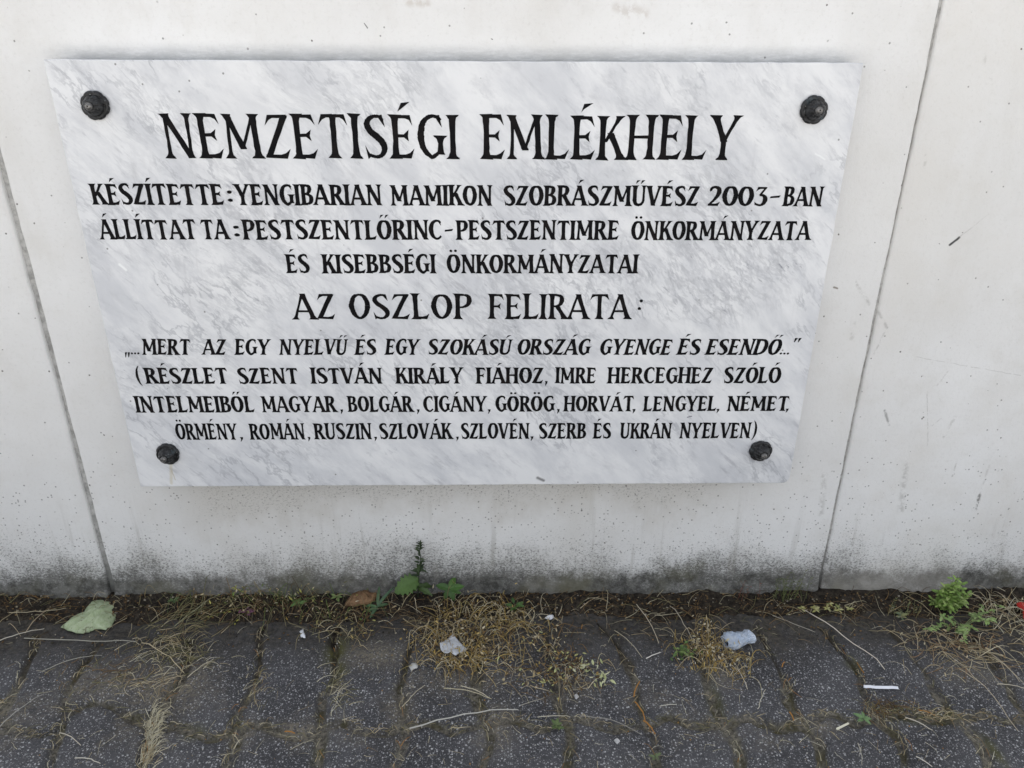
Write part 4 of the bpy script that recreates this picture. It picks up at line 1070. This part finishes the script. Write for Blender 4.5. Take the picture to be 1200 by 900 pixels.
def broad(o, st, lf):
    for (tx, ty, L, W, col) in ((474, 688, .046, .040, (.070, .130, .030)), (470, 696, .036, .03, (.045, .10, .025))):
        tip = on_wall(tx - 8, ty + 14, o.y - .02)
        lf.leaf(o + Vector((.018, .004, .034)), Vector((-1, -.35, -.30 if ty < 690 else -.6)), Vector((0, -.75, 1)), L, W, col, .25, 12, .22, 1.0, 1)
    st.strand([o, o + Vector((.006, 0, .018)), o + Vector((.018, .004, .034))], .001, (.05, .07, .03))
weed('broad_leaved_weed', 480, 703, 'low weed with one broad bright green leaf left of the tall weed', broad)
def trefoil(o, st, lf):
    c_ = o + Vector((0, -.006, .020))
    st.strand([o, o + Vector((0, -.002, .012)), c_], .0009, (.05, .08, .03))
    for a, L, W, el in ((2.9, .024, .016, .35), (.2, .024, .015, .25), (1.3, .022, .015, .5), (5.0, .020, .014, -.5), (4.2, .020, .013, -.6), (5.9, .020, .012, -.2)):
        lf.leaf(c_, Vector((math.cos(a), math.sin(a) * .5, el)), Vector((0, -.7, 1)), L, W, rn.choice([(.05, .115, .022), (.07, .14, .03), (.04, .09, .02)]), .35, 5, .25, .9)
weed('small_leafy_weed', 528, 703, 'small weed with several rounded green leaves right of the tall weed', trefoil)
def blades(o, st, lf):
    for a, L, el, c_ in ((2.95, .036, .18, (.075, .14, .06)), (3.6, .026, -.05, (.06, .12, .05)), (.9, .040, .9, (.06, .11, .06)), (1.6, .036, .9, (.07, .12, .06)), (4.3, .022, .0, (.05, .1, .045)), (.3, .018, .4, (.06, .11, .05))):
        lf.leaf(o + Vector((0, 0, .004)), Vector((math.cos(a), math.sin(a) * .8, el)), Vector((0, -.3, 1)), L, .0075, c_, .45, 7, .35, .8)
weed('grass_seedling', 443, 715, 'young grass plant with a few blue-green blades right of the brown leaf', blades)
def rosette_weed(o, st, lf):
    for k_ in range(11):
        a = k_ * 2.4; el = rn.uniform(.1, .9); L = rn.uniform(.009, .014)
        b = o + Vector((math.cos(a) * .004, math.sin(a) * .004, .008 + .010 * rn.random()))
        st.strand([o, b], .0005, (.06, .09, .03)); lf.leaf(b, Vector((math.cos(a), math.sin(a), el)), Vector((0, -.4, 1)), L, L * .6, rn.choice([(.05, .105, .022), (.07, .13, .03), (.038, .08, .02)]), .35, 4, .2)
weed('rosette_weed', 603, 717, 'small compact dark green weed on the soil right of the golden dried weed', rosette_weed)
def bushy(o, st, lf):
    for k_ in range(58):
        a = rn.uniform(0, 6.28); rr = rn.uniform(.002, .030); hgt = rn.uniform(.018, .078) * (1.15 - rr * 17)
        t_ = o + Vector((math.cos(a) * rr, math.sin(a) * rr * .6 - .004, max(.012, hgt)))
        st.strand([o, o.lerp(t_, .5) + Vector((0, 0, .004)), t_], .0006, (.12, .17, .05))
        for q in range(11):
            b = o.lerp(t_, rn.uniform(.35, 1.0)); an = rn.uniform(0, 6.28); L = rn.uniform(.006, .0125)
            lf.leaf(b, Vector((math.cos(an), math.sin(an), rn.uniform(-.2, .9))), Vector((0, -.4, 1)), L, L * .5, rn.choice([(.17, .27, .055), (.21, .32, .075), (.13, .22, .045), (.26, .34, .11)]), .3, 4, .25, .9, 1)
weed('bushy_weed', 1106, 716, 'bushy bright green weed at the wall foot on the right', bushy)
def sprawl(o, st, lf):
    for (tx, ty) in ((1085, 748), (1120, 752), (1150, 722), (1165, 722), (1135, 742), (1100, 738), (1158, 733), (1125, 762)):
        t_ = gp(tx, ty, rn.uniform(.006, .020)); st.strand([o, o.lerp(t_, .5) + Vector((0, 0, .010)), t_], .0007, (.16, .21, .08))
        for q in range(13):
            b = o.lerp(t_, rn.uniform(.35, 1.05)) + Vector((0, 0, .006)); an = rn.uniform(0, 6.28); L = rn.uniform(.006, .013)
            lf.leaf(b, Vector((math.cos(an), math.sin(an), rn.uniform(-.1, .6))), Vector((0, -.2, 1)), L, L * .5, rn.choice([(.20, .29, .09), (.25, .33, .13), (.15, .23, .07)]), .3, 4, .2, .9, 1)
weed('sprawling_weed', 1128, 735, 'sprawling pale green weed spreading in front of the bushy one', sprawl)
def seedling(s, cols, n=6):
    def f(o, st, lf):
        for k_ in range(n):
            a = k_ * 2.4 + .4; L = s * rn.uniform(.7, 1.2)
            b = o + Vector((0, 0, .003 + .004 * rn.random()))
            lf.leaf(b, Vector((math.cos(a), math.sin(a), rn.uniform(.1, .7))), Vector((0, -.3, 1)), L, L * .55, rn.choice(cols), .3, 4, .2)
    return f
GR = [(.09, .16, .045), (.11, .20, .06), (.07, .13, .035)]
weed('seedling', 1011, 845, 'tiny green seedling in a joint below the white stick', seedling(.012, [(.11, .19, .075), (.13, .22, .09)], 6), 'seedlings in the paving')
weed('seedling', 652, 854, 'tiny green seedling in the joint at the middle bottom', seedling(.010, [(.10, .14, .05), (.08, .12, .04)], 8), 'seedlings in the paving')
weed('seedling', 350, 714, 'small green seedling at the wall foot left of the brown leaf', seedling(.013, GR, 7), 'seedlings in the paving')
weed('seedling', 768, 891, 'faint tiny seedling in a joint at the bottom edge', seedling(.008, [(.10, .13, .06)], 5), 'seedlings in the paving')
def clover(o, st, lf):
    for k_ in range(34):
        p = o + Vector((rn.gauss(0, .008), rn.gauss(0, .006), rn.uniform(.003, .022))); a = rn.uniform(0, 6.28); L = rn.uniform(.005, .009)
        lf.leaf(p, Vector((math.cos(a), math.sin(a), rn.uniform(-.2, .5))), Vector((0, -.3, 1)), L, L * .7, rn.choice([(.10, .17, .045), (.14, .20, .06), (.075, .13, .035)]), .3, 3, .2)
        st.strand([o, p], .0004, (.10, .13, .05))
weed('clover_weed', 800, 770, 'small fresh green weed left of the straw-yellow dried weed', clover)
def lean(colset, h, n, lean_):
    def f(o, st, lf):
        for k_ in range(n):
            b = o + Vector((rn.gauss(0, .014), rn.gauss(0, .003), 0)); t_ = b + Vector((rn.gauss(0, .006), rn.uniform(-.006, .004), h * rn.uniform(.5, 1)))
            if t_.y > -.004: t_.y = -.006
            st.strand([b, b.lerp(t_, .5) + Vector((rn.gauss(0, .002), 0, 0)), t_], .00045, rn.choice(colset))
            for q in range(11):
                p = b.lerp(t_, rn.uniform(.2, 1)); a = rn.uniform(0, 6.28)
                lf.leaf(p, Vector((math.cos(a), -abs(math.sin(a)), 1.2)), Vector((0, -.5, 1)), .0065, .0014, rn.choice(colset), .1, 2, .1)
    return f
weed('feathery_weed', 918, 704, 'feathery olive weed at the foot of the right wall joint', lean([(.12, .15, .05), (.09, .11, .045), (.16, .17, .07)], .062, 20, 0))
weed('reddish_weed', 874, 704, 'thin dark reddish weed against the wall left of the feathery one', lean([(.16, .05, .035), (.12, .06, .035)], .045, 4, 0))
weed('yellowing_weed', 1056, 722, 'small yellowing weed at the wall foot left of the bushy one', lambda o, st, lf: (lean([(.20, .21, .10), (.26, .22, .09), (.14, .18, .09)], .042, 8, 0)(o, st, lf), seedling(.010, [(.22, .23, .10), (.28, .24, .09), (.13, .17, .10)], 10)(o, st, lf)))
weed('yellow_flowered_weed', 970, 718, 'low sprawling weed with tiny yellowish leaves right of the wall joint', lambda o, st, lf: [seedling(.007, [(.30, .29, .10), (.18, .2, .07), (.36, .34, .16)], 6)(o + Vector((rn.gauss(0, .022), rn.gauss(0, .007), .004)), st, lf) for _ in range(8)])
def yellow_stalk(o, st, lf):
    for (tx, ty) in ((275, 688), (245, 725), (262, 740)):
        t_ = on_wall(tx, ty, o.y - .012) if ty < 700 else gp(tx, ty, .004)
        st.strand([o, o.lerp(t_, .5) + Vector((0, 0, .006)), t_], .0005, (.18, .19, .06))
        for q in range(6): 
            a = rn.uniform(0, 6.28); lf.leaf(t_.lerp(o, rn.random() * .4), Vector((math.cos(a), math.sin(a), .3)), Vector((0, 0, 1)), .006, .0035, rn.choice([(.34, .33, .07), (.24, .25, .06)]), .2, 3, .1)
weed('yellow_stalked_weed', 300, 712, 'thin weed with yellow leaf tips leaning up the wall right of the left joint', yellow_stalk)
def purple(o, st, lf):
    for k_ in range(9):
        a = rn.uniform(0, 6.28); lf.leaf(o + Vector((rn.gauss(0, .007), rn.gauss(0, .006), .006 + .006 * rn.random())), Vector((math.cos(a), math.sin(a), .3)), Vector((0, 0, 1)), .009, .004, rn.choice([(.16, .06, .11), (.11, .045, .075)]), .2, 3, .1)
weed('thin_grass', 335, 710, 'upright thin green grass blades at the wall foot between yellow-tipped weed and brown leaf', lean([(.09, .13, .05), (.12, .15, .06), (.16, .17, .08)], .040, 9, 0))
weed('leafy_sprout', 205, 711, 'dark green sprout in the soil right of the large pale leaf', seedling(.011, [(.05, .09, .03), (.07, .11, .04)], 6))
weed('leafy_sprout', 395, 706, 'light green sprout against the wall just left of the brown leaf', seedling(.011, [(.12, .17, .06), (.15, .20, .07)], 6))
weed('purple_weed', 291, 722, 'small purple-leaved weed in the soil left of centre', purple)

# -- leaves
def blob_leaf(name, outline, mat, label, cat, hfun, parent=None, thick=.0006):
    """a fallen leaf: outline in pixels on the ground, domed by hfun"""
    P = [gp(*q) for q in outline]; c_ = sum(P, Vector()) / len(P); rings = 6; V, Fc = [], []
    n = len(P)
    for k_ in range(rings + 1):
        s_ = 1 - k_ / rings
        for p in P:
            q = c_ + (p - c_) * s_; V.append(Vector((q.x, q.y, max(c_.z, 0) + .002 + hfun(q - c_, s_))))
    for k_ in range(rings):
        for i in range(n): Fc.append((k_ * n + i, k_ * n + (i + 1) % n, (k_ + 1) * n + (i + 1) % n, (k_ + 1) * n + i))
    o = mesh_obj(name, [v - c_ for v in V], Fc, mat, None, True); o.location = c_
    md = o.modifiers.new('thickness', 'SOLIDIFY'); md.thickness = thick; md.offset = 1
    return tag(o, label, cat)
def densify(pts, k=4, jit=.0, rnd=rn):
    out = []
    for a, b in zip(pts, pts[1:] + pts[:1]):
        for i in range(k): out.append((a[0] + (b[0] - a[0]) * i / k + rnd.gauss(0, jit), a[1] + (b[1] - a[1]) * i / k + rnd.gauss(0, jit)))
    return out
kl = N('pale_green_leaf', .6)
n_ = kl.noise(130, 5, .7)
vn = kl.voro(95, 'DISTANCE_TO_EDGE')
cl = kl.mix(kl.ramp(n_, .35, .7), (.29, .36, .20), (.42, .48, .32))
cl = kl.mix(kl.math('MULTIPLY', kl.ramp(vn.outputs['Distance'], .05, .0), .45), cl, (.40, .45, .32))
cl = kl.mix(kl.math('MULTIPLY', kl.ramp(kl.noise(110, 4, .7), .60, .68), .8), cl, (.10, .11, .05))
kl.color(cl); kl.bump(kl.noise(120, 4), .9, .002)
blob_leaf('fallen_leaf', densify([(71, 736), (84, 727), (97, 718), (108, 706), (124, 702), (136, 703), (139, 708), (137, 722), (131, 736), (122, 741), (112, 738), (104, 742), (92, 745), (80, 741)], 4, .4), kl.m,
          'large pale green crumpled leaf lying at the foot of the left wall joint', 'leaf', lambda d, s_: .009 * (1 - s_ * s_) + .0016 * math.sin(d.x * 130 + d.y * 90) + (1 - s_) * .003 * math.sin(d.x * 310 - d.y * 240 + 1), thick=.0008)
kb = N('brown_dry_leaf', .75); kb.color(kb.mix(kb.ramp(kb.noise(90, 5, .7), .35, .68), (.12, .062, .028), (.25, .145, .07))); kb.bump(kb.noise(120, 4), .9, .003)
blob_leaf('fallen_leaf', densify([(404, 713), (410, 704), (420, 700), (432, 699), (444, 702), (440, 709), (428, 714), (414, 716)], 4, .3), kb.m,
          'curled brown dry leaf at the wall foot left of the weeds', 'leaf', lambda d, s_: .012 * (1 - s_ * s_) + .005 * max(0, d.y / .02) + .0012 * math.sin(d.x * 300), thick=.0008)
# -- litter
kw = plain('grey_white_paper', (.50, .52, .55), .6, .12, 90)
blob_leaf('paper_scrap', densify([(515, 762), (522, 757), (531, 751), (537, 758), (548, 768), (541, 771), (535, 777), (528, 773), (518, 771)], 3, .5), kw,
          'crumpled grey-white scrap of paper on the golden dried weed', 'litter', lambda d, s_: .011 + .003 * (1 - s_) + .0012 * math.sin(d.x * 260 + 1) + .0012 * math.sin(d.y * 300))
blob_leaf('paper_scrap', densify([(479, 782), (484, 777), (490, 780), (489, 785), (482, 787)], 3, .3), plain('pale_grey_paper', (.45, .45, .43), .7, .15, 120),
          'small pale grey scrap left below the crumpled paper scrap', 'litter', lambda d, s_: .004 * (1 - s_) + .001 * math.sin(d.x * 500))
kwh = plain('white_plastic_crumb', (.72, .74, .78), .45, .08, 150)
blob_leaf('white_crumb', densify([(351, 741), (355, 738), (358, 745), (358, 749), (353, 748)], 3, .3), kwh, 'tiny white crumb on the paving left of the brown leaf', 'litter', lambda d, s_: .004 * (1 - s_ * s_))
blob_leaf('white_crumb', densify([(638, 726), (642, 722), (648, 722), (650, 725), (645, 727)], 3, .3), kwh, 'tiny white crumb on the soil below the middle of the wall', 'litter', lambda d, s_: .004 * (1 - s_ * s_))
blob_leaf('white_crumb', densify([(672, 816), (676, 814), (679, 818), (675, 821)], 3, .2), plain('grey_stone_chip', (.42, .42, .42), .8), 'tiny grey stone chip on the middle paving', 'pebble', lambda d, s_: .003 * (1 - s_ * s_))
blob_leaf('pebble', densify([(719, 869), (723, 866), (727, 870), (723, 874)], 3, .2), plain('pale_stone', (.5, .5, .5), .8), 'pale round pebble on the lower paving right of centre', 'pebble', lambda d, s_: .004 * (1 - s_ * s_))
blob_leaf('red_scrap', densify([(1188, 713), (1196, 712), (1204, 714), (1203, 731), (1197, 731), (1196, 722), (1190, 717)], 3, .3), plain('red_plastic', (.46, .03, .022), .45, .12, 90),
          'bright red plastic scrap at the right edge on dried weed', 'litter', lambda d, s_: .010 + .003 * (1 - s_))
# white stick
t_ = TB(); A, B = gp(1012, 806.5), gp(1052, 808)
t_.strand([A.lerp(B, i / 6) + Vector((0, rn.gauss(0, .0004), .0025)) for i in range(7)], .0026, (.78, .80, .86), 1.0)
tag(t_.build('paper_stick', plain('white_card', (.76, .78, .84), .5, .04, 100), None, A), 'short bright white stick lying on the paving at the right', 'litter')
t_ = TB(); A, B = gp(980, 856), gp(994, 849)
t_.strand([A.lerp(B, i / 5) + Vector((0, 0, .0022)) for i in range(6)], .0018, (.62, .60, .48), .8)
tag(t_.build('wood_chip', None, None, A), 'short pale wood splinter left below the white stick', 'litter')
# crumpled clear plastic
kc = N('clear_plastic', .12)
kc.b.inputs['Transmission Weight'].default_value = .55; kc.b.inputs['IOR'].default_value = 1.35
kc.color(kc.mix(kc.ramp(kc.noise(70, 4), .4, .65), (.66, .76, .90), (.86, .92, 1.0)))
kc.set(kc.b.inputs['Roughness'], kc.ramp(kc.noise(90, 4), .35, .65, .06, .3)); kc.bump(kc.voro(90).outputs['Distance'], .5, .003)
A, B = gp(848, 758), gp(879, 751); ax = (B - A); L = ax.length; ax.normalize(); up = Vector((0, 0, 1)); sd = ax.cross(up)
V, Fc = [], []; nr, ns = 22, 12
for i in range(ns + 1):
    u = i / ns; r = .0115 + .002 * math.sin(u * 6) - .003 * (u < .12) 
    for q in range(nr):
        a = 2 * math.pi * q / nr; rr = r * (1 + .05 * rn.gauss(0, 1) + .06 * math.sin(3 * a + u * 7))
        V.append(A + ax * (L * u + .0015 * math.sin(2 * a)) + sd * (rr * math.cos(a)) * 1.15 + up * (.0095 + rr * math.sin(a) * .80))
for i in range(ns):
    for q in range(nr): Fc.append((i * nr + q, i * nr + (q + 1) % nr, (i + 1) * nr + (q + 1) % nr, (i + 1) * nr + q))
Fc.append(tuple(ns * nr + q for q in range(nr)))
o = mesh_obj('plastic_wrapper', [v - A for v in V], Fc, kc.m); o.location = A
md = o.modifiers.new('thickness', 'SOLIDIFY'); md.thickness = .0004
tag(o, 'crumpled clear plastic wrapper lying beside the straw-yellow dried weed', 'litter')
